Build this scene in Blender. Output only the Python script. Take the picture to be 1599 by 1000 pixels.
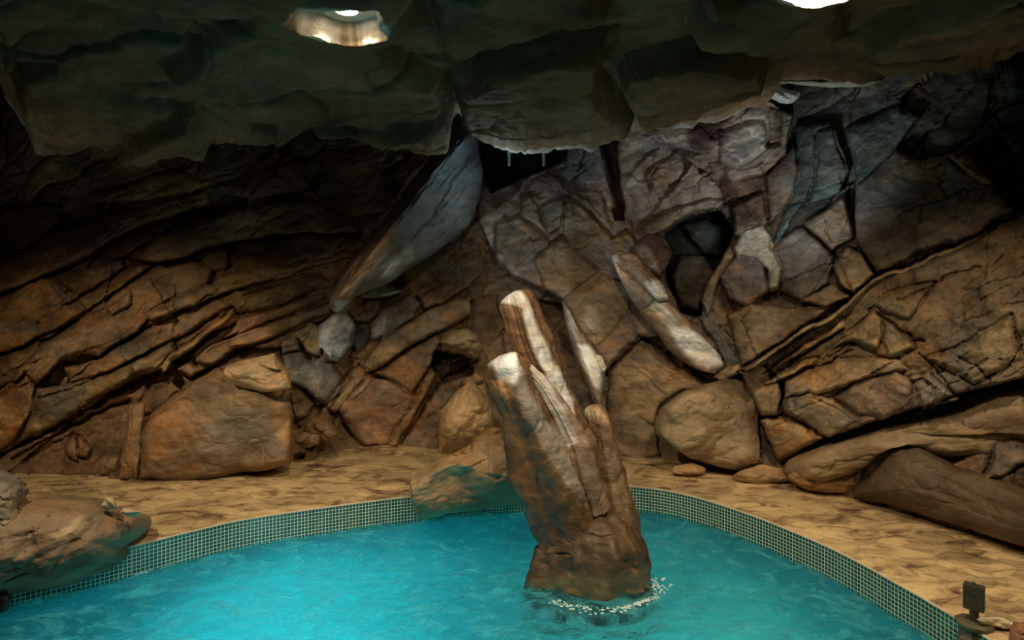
import bpy, bmesh, math, random
import numpy as np
from mathutils import Vector
for o in list(bpy.data.objects): bpy.data.objects.remove(o)
S = bpy.context.scene
COL = S.collection
# ------------------------------------------------------------------ camera, world, exposure
EYE, F, HY, CX = 2.04, 1000.0, 430.0, 799.5       # eye height over the water, focal length and horizon in pixels
cd = bpy.data.cameras.new('camera'); cam = bpy.data.objects.new('camera', cd); COL.objects.link(cam)
cam.location = (0, 0, EYE); cam.rotation_euler = (math.pi/2, 0, 0)
cd.sensor_width = 36; cd.lens = 36*F/1599; cd.shift_y = -(500-HY)/1599; cd.clip_start = .05
S.camera = cam
S.view_settings.view_transform = 'Standard'; S.view_settings.look = 'None'
S.view_settings.gamma = 1; S.view_settings.exposure = 0.0; S.view_settings.use_curve_mapping = False
w = bpy.data.worlds.new('world'); S.world = w; w.use_nodes = True
w.node_tree.nodes['Background'].inputs[0].default_value = (.35, .45, .5, 1)
w.node_tree.nodes['Background'].inputs[1].default_value = 0.015
WARM, COOL, AQUA = (1, .82, .57), (.72, .9, 1), (.25, .95, 1)
def lamp(name, kind, loc, power, col, size=.1, aim=None, cone=140, blend=.6):
    l = bpy.data.lights.new(name, kind); l.energy = power; l.color = col
    if kind == 'AREA': l.shape = 'DISK'; l.size = size
    else: l.shadow_soft_size = size
    if kind == 'SPOT': l.spot_size = math.radians(cone); l.spot_blend = blend
    o = bpy.data.objects.new(name, l); COL.objects.link(o); o.location = loc
    if aim is not None:
        o.rotation_euler = (Vector(aim)-Vector(loc)).to_track_quat('-Z', 'Y').to_euler()
    return o
# recessed downlights of the cave ceiling
lamp('downlight_lamp', 'SPOT', (-.86, 3.30, 3.385), 175, WARM, .05, (-.86, 3.9, 0), 125, .5)
lamp('downlight_lamp', 'SPOT', (1.36, 2.82, 3.385), 190, WARM, .05, (1.9, 4.4, 0), 125, .5)
lamp('downlight_lamp', 'SPOT', (-2.9, 2.9, 3.12), 250, WARM, .05, (-3.05, 4.55, .2), 100, .8)
lamp('downlight_lamp', 'SPOT', (.35, 2.3, 3.14), 150, WARM, .05, (.6, 4.9, .5), 96, .9)
lamp('downlight_lamp', 'SPOT', (3.2, 2.0, 3.12), 150, WARM, .05, (3.2, 3.8, .2), 100, .8)
# unseen cool spot put behind the fountain rock to light the lip, cool glow in the recess
lamp('unseen_upspot', 'SPOT', (.35, 5.35, 1.2), 26, COOL, .08, (.5, 6.2, 3.2), 110, .8)
lamp('recess_lamp', 'POINT', (-.15, 5.5, 2.85), 3, COOL, .08)
lamp('unseen_upspot', 'SPOT', (2.1, 4.9, 2.2), 42, (.95, .98, 1), .1, (2.45, 6.2, 3.3), 110, .9)  # unseen spot added to brighten the hanging boulder
# underwater pool lamps
lamp('pool_lamp', 'SPOT', (-1.35, 3.3, -.18), 205, (.27, .97, .93), .1, (-1.35, 4.0, -1.1), 118, 1)
lamp('pool_lamp', 'SPOT', (1.15, 3.4, -.18), 125, (.7, 1, .75), .1, (1.1, 4.0, -1.1), 112, 1)
lamp('pool_lamp', 'POINT', (-1.05, 3.3, -.75), 9, (.3, .92, 1), .14)
lamp('added_lip_spot', 'SPOT', (-3.9, 4.0, 1.7), 7, COOL, .1, (-3.9, 4.9, 3.4), 90, .8)  # unseen cool spot added to light the left ceiling lip

# ------------------------------------------------------------------ numeric helpers
def P(px, py, Y): return np.array([(px-CX)/F*Y, Y, EYE-(py-HY)/F*Y])
def hsh(*a):
    h = np.zeros_like(np.asarray(a[0], dtype=np.int64)).astype(np.uint64)
    for k, v in enumerate(a):
        h = (h ^ (np.asarray(v).astype(np.int64).astype(np.uint64)*np.uint64([374761393, 668265263, 2147483647, 1274126177][k % 4]))) * np.uint64(0x9E3779B97F4A7C15)
        h ^= h >> np.uint64(29)
    h *= np.uint64(0xBF58476D1CE4E5B9); h ^= h >> np.uint64(32)
    return (h & np.uint64(0xFFFFFF)).astype(np.float64)/float(0xFFFFFF)
np.seterr(over='ignore')
def sm(t): return t*t*(3-2*t)
def vn3(x, y, z, seed=0):
    xi, yi, zi = np.floor(x), np.floor(y), np.floor(z)
    fx, fy, fz = sm(x-xi), sm(y-yi), sm(z-zi); r = 0
    xi, yi, zi = xi.astype(np.int64), yi.astype(np.int64), zi.astype(np.int64)
    for a in (0, 1):
        for b in (0, 1):
            for c in (0, 1):
                r = r + hsh(xi+a, yi+b, zi+c, np.full_like(xi, seed))*(fx if a else 1-fx)*(fy if b else 1-fy)*(fz if c else 1-fz)
    return r*2-1
def vn2(x, y, seed=0):
    xi, yi = np.floor(x), np.floor(y); fx, fy = sm(x-xi), sm(y-yi); r = 0
    xi, yi = xi.astype(np.int64), yi.astype(np.int64)
    for a in (0, 1):
        for b in (0, 1):
            r = r + hsh(xi+a, yi+b, np.full_like(xi, seed))*(fx if a else 1-fx)*(fy if b else 1-fy)
    return r*2-1
def fbm2(x, y, seed=0, o=5, g=.5):
    r, a, n = 0, 1, 0
    for k in range(o):
        r = r+a*vn2(x+k*17.3, y-k*9.1, seed+k); n += a; a *= g; x = x*2.03; y = y*2.03
    return r/n
def fbm3(p, s, seed=0, o=4, g=.5):
    x, y, z = p[:, 0]*s, p[:, 1]*s, p[:, 2]*s; r, a, n = 0, 1, 0
    for k in range(o):
        r = r+a*vn3(x+k*17.3, y-k*9.1, z+k*3.7, seed+k); n += a; a *= g; x = x*2.03; y = y*2.03; z = z*2.03
    return r/n
def ss(a, b, x):
    t = np.clip((x-a)/(b-a), 0, 1); return t*t*(3-2*t)
def seg_dist(X, Y, a, b):
    dx, dy = b[0]-a[0], b[1]-a[1]; L = dx*dx+dy*dy+1e-9
    t = np.clip(((X-a[0])*dx+(Y-a[1])*dy)/L, 0, 1)
    return np.hypot(X-a[0]-t*dx, Y-a[1]-t*dy)
def sdf(X, Y, poly):                       # positive inside
    d = np.full(X.shape, 1e9); ins = np.zeros(X.shape, bool); n = len(poly)
    for i in range(n):
        a, b = poly[i], poly[(i+1) % n]
        d = np.minimum(d, seg_dist(X, Y, a, b))
        if a[1] != b[1]:
            c = ((a[1] > Y) != (b[1] > Y)) & (X < (b[0]-a[0])*(Y-a[1])/(b[1]-a[1])+a[0]); ins ^= c
    return np.where(ins, d, -d)
def line_dist(X, Y, pts):
    d = np.full(X.shape, 1e9)
    for a, b in zip(pts[:-1], pts[1:]): d = np.minimum(d, seg_dist(X, Y, a, b))
    return d
def interp(x, pts):
    pts = sorted(pts); return np.interp(x, [p[0] for p in pts], [p[1] for p in pts])
def strata(X, Y, ang, L, W, seed, warp=.5):
    """rows of broken blocks along a bedding direction: cell offset, tilt and distance to the joints"""
    c, s = math.cos(ang), math.sin(ang)
    wx = fbm2(X/(L*.8), Y/(L*.8), seed+50, 3); wy = fbm2(X/(L*.6)+9, Y/(L*.6), seed+60, 3)
    u = (X*c+Y*s)/L+wx*warp*.6; v = (-X*s+Y*c)/W+wy*warp*1.3+vn2(u*.7, u*0+seed, seed+3)*.6
    row = np.floor(v); fv = v-row
    # uneven row: cut each row in two at a random height
    k = hsh(row.astype(np.int64), np.full(row.shape, seed+7, np.int64))
    u2 = u*(.6+.9*k)+k*31.7+(fv-.5)*.35
    cell = np.floor(u2); fu = u2-cell
    j = (hsh(row.astype(np.int64), cell.astype(np.int64), np.full(row.shape, seed+9, np.int64))-.5)*.0
    sc_u = L/(.6+.9*k)
    e = np.minimum(np.minimum(fu, 1-fu)*sc_u, np.minimum(fv, 1-fv)*W)
    ri, ci = row.astype(np.int64), cell.astype(np.int64); sd = np.full(ri.shape, seed, np.int64)
    off = hsh(ri, ci, sd)-.5; tu = hsh(ri, ci, sd+1)-.5; tv = hsh(ri, ci, sd+2)-.5; cc = hsh(ri, ci, sd+3)
    return off+tu*(fu-.5)*1.4+tv*(fv-.5)*1.6, e, cc

def facet2(x, y, seed, ang=0., sx=1., sy=1., tilt=1., curv=.7):
    """continuous broken-stone relief: the upper envelope of randomly tilted planes"""
    c, s_ = math.cos(ang), math.sin(ang); u, v = (x*c+y*s_)/sx, (-x*s_+y*c)/sy
    ui, vi = np.floor(u), np.floor(v); best = np.full(u.shape, -1e9)
    for a in (-1, 0, 1):
        for b in (-1, 0, 1):
            i, j = (ui+a).astype(np.int64), (vi+b).astype(np.int64); k = np.full(i.shape, seed, np.int64)
            du, dv = u-(ui+a+.1+.8*hsh(i, j, k)), v-(vi+b+.1+.8*hsh(i, j, k+1))
            h = (hsh(i, j, k+2)-.5)*.7+(hsh(i, j, k+3)-.5)*tilt*2*du+(hsh(i, j, k+4)-.5)*tilt*2*dv-curv*(du*du+dv*dv)
            best = np.maximum(best, h)
    return best
# ------------------------------------------------------------------ materials
def nt(name):
    m = bpy.data.materials.new(name); m.use_nodes = True; t = m.node_tree; b = t.nodes['Principled BSDF']
    return m, t, b
def N(t, typ, **kw):
    n = t.nodes.new(typ)
    for k, v in kw.items():
        if k in n.inputs: n.inputs[k].default_value = v
        else: setattr(n, k, v)
    return n
def rock_mat(name, rough=.55, bump=1.0, spec=.35, var=.5, coat=0, bed=(0, 0, 0)):
    m, t, b = nt(name); L = t.links.new
    tc = N(t, 'ShaderNodeNewGeometry'); mp = N(t, 'ShaderNodeMapping'); L(tc.outputs['Position'], mp.inputs[0])
    mp.inputs['Rotation'].default_value = bed; mp.inputs['Scale'].default_value = (1, 1, 2.2)
    at = N(t, 'ShaderNodeAttribute', attribute_name='Col')
    n1 = N(t, 'ShaderNodeTexNoise', Scale=2.6, Detail=8, Roughness=.62); L(mp.outputs[0], n1.inputs['Vector'])
    n2 = N(t, 'ShaderNodeTexNoise', Scale=9, Detail=8, Roughness=.6); L(mp.outputs[0], n2.inputs['Vector'])
    n3 = N(t, 'ShaderNodeTexNoise', Scale=90, Detail=3, Roughness=.6); L(tc.outputs['Position'], n3.inputs['Vector'])
    r1 = N(t, 'ShaderNodeMapRange'); L(n1.outputs['Fac'], r1.inputs['Value'])
    r1.inputs['From Min'].default_value = .3; r1.inputs['From Max'].default_value = .7
    r1.inputs['To Min'].default_value = 1-var; r1.inputs['To Max'].default_value = 1+var*.7
    r2 = N(t, 'ShaderNodeMapRange'); L(n2.outputs['Fac'], r2.inputs['Value'])
    r2.inputs['From Min'].default_value = .3; r2.inputs['From Max'].default_value = .7
    r2.inputs['To Min'].default_value = 1-var*.6; r2.inputs['To Max'].default_value = 1+var*.5
    mu = N(t, 'ShaderNodeMath', operation='MULTIPLY'); L(r1.outputs[0], mu.inputs[0]); L(r2.outputs[0], mu.inputs[1])
    mx = N(t, 'ShaderNodeVectorMath', operation='SCALE'); L(at.outputs['Color'], mx.inputs[0]); L(mu.outputs[0], mx.inputs['Scale'])
    # warm iron tint in blotches
    n4 = N(t, 'ShaderNodeTexNoise', Scale=4.1, Detail=5); L(mp.outputs[0], n4.inputs['Vector'])
    r4 = N(t, 'ShaderNodeMapRange'); L(n4.outputs['Fac'], r4.inputs['Value']); r4.inputs['From Min'].default_value = .5; r4.inputs['From Max'].default_value = .68
    r4.inputs['To Max'].default_value = .5
    tint = N(t, 'ShaderNodeMix', data_type='RGBA', blend_type='MULTIPLY'); L(r4.outputs[0], tint.inputs['Factor'])
    L(mx.outputs[0], tint.inputs['A']); tint.inputs['B'].default_value = (1.1, .84, .55, 1)
    L(tint.outputs['Result'], b.inputs['Base Color'])
    b.inputs['Roughness'].default_value = rough; b.inputs['Specular IOR Level'].default_value = spec
    b.inputs['Coat Weight'].default_value = coat; b.inputs['Coat Roughness'].default_value = .2
    rr = N(t, 'ShaderNodeMapRange'); L(n2.outputs['Fac'], rr.inputs['Value']); rr.inputs['To Min'].default_value = rough-.2; rr.inputs['To Max'].default_value = rough+.2
    L(rr.outputs[0], b.inputs['Roughness'])
    b1 = N(t, 'ShaderNodeBump', Strength=.55*bump, Distance=.025); L(n2.outputs['Fac'], b1.inputs['Height'])
    b2 = N(t, 'ShaderNodeBump', Strength=.7*bump, Distance=.007); L(n3.outputs['Fac'], b2.inputs['Height']); L(b1.outputs[0], b2.inputs['Normal'])
    L(b2.outputs[0], b.inputs['Normal'])
    return m
M_WALL = rock_mat('rock_wall', .6, 1, .3)
M_WALL_L = M_WALL
M_CEIL = rock_mat('rock_ceiling', .7, 1, .25)
M_ROCK = rock_mat('rock_boulder', .55, 1, .35, .4)
M_WET = rock_mat('wet_rock', .42, .9, .4, .5, .08)
def plain(name, col, rough=.5, metal=0, emit=0, ecol=None, noise=.0):
    m, t, b = nt(name); b.inputs['Base Color'].default_value = (*col, 1); b.inputs['Roughness'].default_value = rough; b.inputs['Metallic'].default_value = metal
    if emit: b.inputs['Emission Color'].default_value = (*(ecol or col), 1); b.inputs['Emission Strength'].default_value = emit
    if noise:
        g = N(t, 'ShaderNodeNewGeometry'); n = N(t, 'ShaderNodeTexNoise', Scale=25, Detail=6); t.links.new(g.outputs['Position'], n.inputs['Vector'])
        r = N(t, 'ShaderNodeMapRange'); t.links.new(n.outputs['Fac'], r.inputs['Value']); r.inputs['To Min'].default_value = 1-noise; r.inputs['To Max'].default_value = 1+noise
        v = N(t, 'ShaderNodeVectorMath', operation='SCALE'); v.inputs[0].default_value = col; t.links.new(r.outputs[0], v.inputs['Scale']); t.links.new(v.outputs[0], b.inputs['Base Color'])
        bp = N(t, 'ShaderNodeBump', Strength=.6, Distance=.02); t.links.new(n.outputs['Fac'], bp.inputs['Height']); t.links.new(bp.outputs[0], b.inputs['Normal'])
    return m

# ------------------------------------------------------------------ mesh helpers
def mesh_obj(name, V, faces, mat, col=None, smooth=True, parent=None, loc=None, uv=None):
    V = np.asarray(V, dtype=np.float64)
    if loc is not None: V = V-np.asarray(loc)
    me = bpy.data.meshes.new(name); fa = np.asarray(faces, dtype=np.int32) if not isinstance(faces, list) else None
    if fa is not None:
        me.vertices.add(len(V)); me.vertices.foreach_set('co', V.astype(np.float32).ravel())
        k = fa.shape[1]; me.loops.add(fa.size); me.loops.foreach_set('vertex_index', fa.ravel())
        me.polygons.add(len(fa)); me.polygons.foreach_set('loop_start', np.arange(0, fa.size, k, dtype=np.int32))
        me.update(calc_edges=True)
    else:
        me.from_pydata([tuple(v) for v in V], [], faces); me.update()
    if smooth: me.polygons.foreach_set('use_smooth', np.ones(len(me.polygons), bool))
    if col is not None:
        a = me.color_attributes.new('Col', 'FLOAT_COLOR', 'POINT'); c4 = np.ones((len(V), 4), np.float32); c4[:, :3] = col; a.data.foreach_set('color', c4.ravel())
    if uv is not None:
        l = me.uv_layers.new(name='UVMap'); vi = np.zeros(len(me.loops), np.int32); me.loops.foreach_get('vertex_index', vi)
        l.data.foreach_set('uv', np.asarray(uv, np.float32)[vi].ravel())
    me.validate(); me.materials.append(mat)
    o = bpy.data.objects.new(name, me); COL.objects.link(o)
    if parent is not None: o.parent = parent
    if loc is not None: o.location = loc
    return o
def grid_faces(nr, nc, wrap=False, flip=False):
    i, j = np.meshgrid(np.arange(nr-1), np.arange(nc if wrap else nc-1), indexing='ij'); j2 = (j+1) % nc
    f = np.stack([i*nc+j, i*nc+j2, (i+1)*nc+j2, (i+1)*nc+j], -1).reshape(-1, 4)
    return f[:, ::-1] if flip else f
def structure(o): o['kind'] = 'structure'; return o
def tag(o, label, cat, group=None, kind=None):
    o['label'] = label; o['category'] = cat
    if group: o['group'] = group
    if kind: o['kind'] = kind
    return o
def empty(name, loc, label, cat, group=None):
    o = bpy.data.objects.new(name, None); COL.objects.link(o); o.location = loc; o.empty_display_size = .1
    return tag(o, label, cat, group)

# ------------------------------------------------------------------ cave wall
BASE = [(-900, 760), (-300, 745), (0, 738), (100, 742), (200, 745), (330, 744), (460, 722), (540, 692), (650, 692), (720, 703), (960, 710), (1080, 720), (1200, 732), (1300, 765), (1400, 795), (1500, 825), (1599, 850), (1900, 880), (2500, 900)]
def wall_depth(px, py):
    yc = 0
    for d in (-60, -30, 0, 30, 60): yc = yc+interp(px+d, BASE)/5
    far = np.maximum(np.abs(px-CX)-800, 0)/1000
    Yc = 1840/(yc-430)/(1+far*.9)
    Ln = .24; s = (430-py)/1000
    return (Yc+Ln*1.84)/(1-Ln*s)
BR, GR, TE, PK, OR, DK, WH = (.28, .17, .082), (.27, .22, .17), (.15, .19, .185), (.34, .25, .20), (.40, .22, .09), (.12, .07, .04), (.62, .62, .58)
RED = (.085, .03, .028)
# slabs: polygon, protrusion (m), tilt right/100px, tilt down/100px, bevel px, colour
SL = [
 ([(-40,335),(60,322),(92,325),(95,345),(70,370),(35,398),(-40,425)], .16, 0, .05, 12, BR),
 ([(-40,420),(35,398),(70,370),(120,350),(200,328),(320,298),(330,318),(240,345),(190,370),(150,395),(100,418),(60,435),(-40,470)], .20, 0, .12, 10, BR),
 ([(140,305),(200,288),(270,265),(340,285),(300,300),(200,315),(145,318)], .12, 0, .1, 12, BR),
 ([(212,402),(240,375),(300,345),(400,320),(470,310),(540,330),(560,362),(440,365),(380,375),(320,388),(270,405),(230,411)], .22, 0, .16, 16, (.26,.17,.09)),
 ([(330,290),(430,262),(520,235),(580,225),(600,280),(600,330),(540,340),(470,300),(380,310)], .10, 0, .06, 20, (.22,.13,.07)),
 ([(-40,470),(0,458),(60,435),(75,438),(110,478),(122,490),(90,512),(40,540),(-40,565)], .20, 0, -.10, 26, OR),
 ([(82,436),(100,425),(190,405),(196,420),(120,462)], .10, 0, .1, 8, BR),
 ([(72,437),(82,437),(122,480),(133,487),(122,492),(108,478)], .16, 0, 0, 4, GR),
 ([(120,468),(200,418),(248,408),(190,450),(135,487)], .12, 0, .1, 6, BR),
 ([(118,502),(140,487),(250,412),(262,418),(300,405),(330,420),(325,448),(262,470),(230,500),(215,518),(155,558),(125,548),(105,555),(60,600),(25,620),(20,590),(60,545)], .18, 0, .10, 7, (.33,.20,.10)),
 ([(160,480),(172,492),(200,475),(205,455),(230,440),(165,478)], .23, 0, 0, 5, (.33,.20,.10)),
 ([(225,492),(272,465),(330,445),(345,432),(430,415),(485,405),(488,414),(440,432),(370,450),(320,470),(235,500)], .20, 0, .2, 6, (.36,.23,.11)),
 ([(152,562),(215,522),(320,470),(400,440),(420,455),(340,490),(265,535),(200,567),(160,592),(110,596),(100,575)], .13, 0, .1, 8, BR),
 ([(350,470),(430,448),(500,425),(515,440),(450,470),(375,490)], .10, 0, .12, 12, (.24,.17,.09)),
 ([(-40,640),(0,612),(40,585),(58,600),(50,640),(20,690),(-40,725)], .16, 0, -.02, 10, OR),
 ([(58,607),(150,590),(205,568),(270,532),(278,560),(240,580),(150,620),(100,655),(50,680),(15,705),(40,670)], .17, 0, -.05, 12, (.24,.17,.09)),
 ([(248,572),(280,545),(340,500),(365,483),(368,490),(320,525),(270,567),(255,582)], .26, 0, .3, 5, (.42,.29,.14)),
 ([(370,500),(440,478),(500,458),(520,462),(440,495),(370,520),(345,530)], .08, 0, .1, 6, BR),
 ([(278,577),(320,545),(400,510),(470,488),(520,470),(515,487),(440,520),(370,545),(330,570),(295,590)], .17, 0, .18, 6, (.33,.21,.11)),
 ([(10,742),(60,700),(110,660),(200,625),(198,745)], -.06, 0, .02, 8, (.2,.12,.06)),
 ([(100,706),(114,678),(120,690),(120,722),(110,718)], .10, .1, 0, 4, BR),
 ([(122,680),(142,702),(136,715),(120,716)], .07, 0, 0, 4, BR),
 # middle
 ([(440,556),(470,550),(495,570),(520,570),(535,590),(530,615),(505,632),(480,610),(445,595)], .16, -.03, .02, 9, (.22,.2,.18)),
 ([(440,535),(463,524),(470,548),(440,556)], .12, 0, 0, 5, (.24,.17,.12)),
 ([(463,524),(485,505),(500,512),(500,560),(480,548)], .16, 0, 0, 6, (.38,.26,.14)),
 ([(498,508),(520,490),(545,488),(556,505),(550,540),(530,566),(515,566),(500,545)], .24, .05, -.05, 8, (.42,.45,.46)),
 ([(556,505),(579,508),(576,535),(558,552),(551,538)], .10, 0, 0, 5, (.12,.12,.12)),
 ([(580,505),(600,480),(640,460),(656,475),(645,495),(590,530),(578,530)], .18, 0, .08, 8, (.36,.28,.2)),
 ([(545,490),(575,468),(600,465),(590,490),(575,505),(556,500)], .12, 0, .05, 6, (.26,.17,.1)),
 ([(563,463),(590,440),(610,445),(627,458),(600,463),(575,466)], .26, 0, .2, 5, (.5,.52,.5)),
 ([(650,460),(700,440),(745,435),(700,470),(660,485)], .10, 0, .08, 6, BR),
 ([(565,570),(600,522),(680,480),(730,463),(747,470),(737,492),(680,520),(630,548),(590,575),(572,582)], .26, 0, .12, 9, (.34,.24,.13)),
 ([(580,582),(640,548),(682,522),(690,535),(680,562),(640,619),(622,607),(600,592)], .18, 0, .0, 12, (.4,.23,.11)),
 ([(526,640),(575,588),(605,596),(650,620),(645,650),(605,692),(570,696),(545,675)], .24, 0, -.05, 12, (.3,.18,.1)),
 ([(510,640),(555,588),(570,590),(524,646)], .16, 0, .1, 5, (.36,.25,.13)),
 ([(604,695),(668,580),(680,566),(695,572),(662,622),(620,698)], .22, .05, .1, 5, (.33,.2,.09)),
 ([(625,700),(670,620),(720,570),(740,580),(690,640),(685,710)], .06, 0, .06, 8, (.2,.14,.09)),
 ([(455,612),(475,612),(492,630),(480,650),(458,658)], .10, 0, 0, 5, BR),
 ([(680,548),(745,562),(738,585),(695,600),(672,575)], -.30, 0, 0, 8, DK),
 ([(650,400),(720,370),(745,380),(760,420),(735,450),(680,440)], .05, 0, .1, 16, (.2,.14,.09)),
 # centre mass
 ([(744,335),(760,300),(800,275),(880,250),(890,225),(930,215),(960,300),(1000,350),(1042,392),(1000,440),(1060,520),(1000,530),(948,582),(935,560),(878,468),(850,450),(800,432),(770,400)], .30, .02, -.02, 16, PK),
 ([(745,300),(765,285),(830,262),(880,250),(885,262),(830,280),(812,305),(770,352),(750,345)], .36, 0, .1, 14, PK),
 ([(770,345),(808,335),(857,376),(830,400),(800,430),(770,400)], .34, 0, 0, 8, (.33,.26,.2)),
 ([(812,305),(838,302),(845,345),(855,368),(810,334)], .36, 0, 0, 5, (.35,.27,.19)),
 ([(842,322),(885,300),(880,335),(878,350),(856,366)], .35, 0, 0, 5, PK),
 ([(885,300),(930,340),(957,372),(900,395),(877,366),(880,340)], .34, 0, .03, 5, (.37,.27,.17)),
 ([(858,382),(877,367),(912,405),(935,425),(880,470),(850,450),(830,410)], .35, 0, .04, 7, (.42,.3,.19)),
 ([(895,292),(940,300),(955,350),(958,368),(930,338)], .37, 0, 0, 5, (.36,.27,.19)),
 ([(935,225),(962,212),(966,270),(981,310),(975,343),(960,345),(955,300),(938,255)], .12, 0, 0, 5, RED),
 ([(955,372),(978,357),(995,375),(985,400),(960,392)], .37, 0, 0, 7, (.46,.32,.16)),
 ([(885,470),(940,430),(990,440),(985,480),(960,520),(930,545),(900,520)], .30, 0, .03, 10, (.34,.25,.16)),
 ([(948,582),(1000,532),(1035,548),(1062,572),(1112,602),(1060,612),(1030,632),(1022,658),(1028,712),(950,712),(950,650)], .16, 0, -.02, 12, (.28,.19,.11)),
 ([(840,468),(880,474),(905,545),(925,620),(942,690),(900,700),(870,620)], -.22, 0, 0, 6, (.16,.10,.06)),  # shadow behind the columns put into depth and darker colour
 ([(1036,362),(1080,336),(1125,330),(1144,360),(1138,400),(1104,450),(1096,495),(1062,490),(1040,440)], -1.0, 0, 0, 6, (.06,.07,.065)),  # cavity darkness also put into its colour, inner pieces included
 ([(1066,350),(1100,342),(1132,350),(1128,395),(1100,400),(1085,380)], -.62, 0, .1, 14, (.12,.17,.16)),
 ([(735,470),(775,460),(790,560),(760,600),(735,570)], -.05, 0, 0, 10, (.22,.14,.08)),  # darker colour for the shadow beside the column tops
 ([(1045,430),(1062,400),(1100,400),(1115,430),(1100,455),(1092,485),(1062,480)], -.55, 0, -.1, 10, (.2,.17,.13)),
 # alcove
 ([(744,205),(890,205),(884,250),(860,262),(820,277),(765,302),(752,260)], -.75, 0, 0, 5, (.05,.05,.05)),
 # hanging boulder
 ([(964,205),(1060,190),(1110,170),(1200,155),(1236,180),(1228,240),(1192,272),(1150,282),(1137,302),(1126,312),(1090,327),(1050,340),(1012,352),(985,358),(978,320),(967,270)], .42, .02, -.08, 26, (.40,.31,.25)),
 ([(1010,270),(1060,230),(1100,240),(1080,270),(1050,285),(1015,300)], .50, 0, 0, 12, (.42,.32,.26)),
 ([(1120,200),(1195,185),(1200,230),(1150,262),(1120,250)], .52, 0, .05, 10, (.5,.43,.37)),
 ([(1200,165),(1222,170),(1218,225),(1196,228)], .40, 0, 0, 4, (.26,.17,.12)),
 ([(985,362),(1040,332),(1110,305),(1132,312),(1122,326),(1080,331),(1022,366),(1000,382)], .46, 0, .2, 6, (.38,.3,.23)),

 ([(1142,322),(1190,300),(1198,345),(1160,375),(1145,365)], .22, 0, 0, 6, GR),
 ([(1196,275),(1240,225),(1252,240),(1245,290),(1225,330),(1200,345)], .26, 0, -.1, 14, (.34,.25,.19)),
 ([(1243,195),(1300,190),(1300,230),(1262,310),(1236,345),(1212,385),(1205,380),(1230,320),(1246,275)], .14, 0, 0, 7, TE),
 ([(1275,205),(1305,200),(1325,265),(1310,300),(1265,320),(1272,270)], .20, 0, 0, 6, TE),
 ([(1095,470),(1110,430),(1140,380),(1150,395),(1125,430),(1118,470),(1108,500)], .12, 0, 0, 5, (.3,.23,.16)),
 ([(1122,432),(1150,398),(1190,402),(1200,455),(1165,482),(1140,465)], .20, 0, -.05, 8, (.25,.20,.18)),
 ([(1145,385),(1160,358),(1192,348),(1204,365),(1222,420),(1216,452),(1202,456),(1196,420),(1178,402),(1150,400)], .26, 0, 0, 6, (.5,.45,.34)),
 ([(1205,385),(1240,355),(1256,355),(1303,400),(1295,440),(1250,468),(1218,455),(1222,420)], .20, 0, 0, 8, (.26,.23,.19)),
 ([(1258,343),(1290,325),(1318,302),(1332,370),(1303,392),(1258,352)], .24, 0, 0, 6, (.32,.25,.18)),
 ([(1300,415),(1325,388),(1345,398),(1367,430),(1336,460),(1310,440)], .28, 0, 0, 5, (.42,.32,.19)),
 ([(1245,470),(1280,452),(1300,440),(1330,462),(1290,480)], .22, 0, 0, 6, (.36,.25,.15)),
 ([(1135,490),(1170,475),(1240,480),(1300,478),(1260,508),(1200,545),(1160,572),(1148,540)], .16, 0, 0, 10, (.33,.24,.15)),
 ([(1090,492),(1112,498),(1150,555),(1160,575),(1140,578),(1120,545)], .10, 0, 0, 5, (.2,.2,.18)),
 # right wall
 ([(1334,372),(1337,290),(1400,232),(1440,250),(1512,235),(1542,270),(1572,320),(1592,335),(1500,376),(1440,402),(1372,428),(1347,395)], .26, 0, -.02, 22, (.25,.19,.13)),
 ([(1478,243),(1512,234),(1530,258),(1553,290),(1530,286),(1500,262)], .32, 0, .1, 6, (.36,.24,.12)),
 ([(1320,200),(1400,165),(1440,180),(1400,232),(1337,290)], .12, 0, 0, 14, TE),
 ([(1560,230),(1660,270),(1660,330),(1595,320),(1570,280)], .10, 0, .1, 12, (.16,.11,.07)),
 ([(1156,577),(1200,547),(1250,517),(1300,492),(1330,467),(1365,437),(1400,422),(1440,407),(1480,392),(1500,380),(1560,352),(1680,300),(1680,570),(1599,592),(1530,606),(1480,622),(1360,660),(1290,684),(1228,655),(1222,600)], .36, 0, .0, 6, (.20,.135,.075)),
 ([(1200,577),(1245,545),(1300,506),(1322,490),(1316,512),(1270,542),(1210,574)], .46, 0, .2, 6, (.42,.28,.13)),
 ([(1202,592),(1262,562),(1278,558),(1272,570),(1216,596)], .44, 0, .2, 4, (.42,.28,.13)),
 ([(1325,500),(1370,470),(1400,450),(1460,440),(1420,500),(1380,490),(1365,480)], .40, 0, 0, 6, (.24,.17,.1)),
 ([(1280,560),(1310,535),(1365,487),(1378,500),(1378,525),(1370,545),(1330,530),(1300,545),(1270,568)], .45, 0, .05, 7, (.38,.26,.13)),
 ([(1380,500),(1405,515),(1430,540),(1400,555),(1385,560),(1375,530)], .42, 0, 0, 5, (.25,.2,.13)),
 ([(1224,598),(1300,562),(1400,556),(1420,580),(1330,600),(1262,622),(1224,625)], .44, 0, .12, 8, (.31,.21,.12)),
 ([(1222,655),(1222,625),(1262,612),(1300,625),(1340,655),(1290,684)], .42, 0, .0, 14, (.3,.22,.14)),
 ([(1330,600),(1400,580),(1425,600),(1420,640),(1380,655),(1340,650),(1300,622)], .41, 0, -.1, 10, (.24,.16,.1)),
 ([(1420,590),(1450,585),(1500,625),(1440,640)], .40, 0, -.1, 8, (.22,.16,.11)),
 ([(1440,560),(1500,540),(1580,490),(1599,560),(1520,600),(1480,580)], .42, 0, .05, 14, (.25,.18,.1)),
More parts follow.
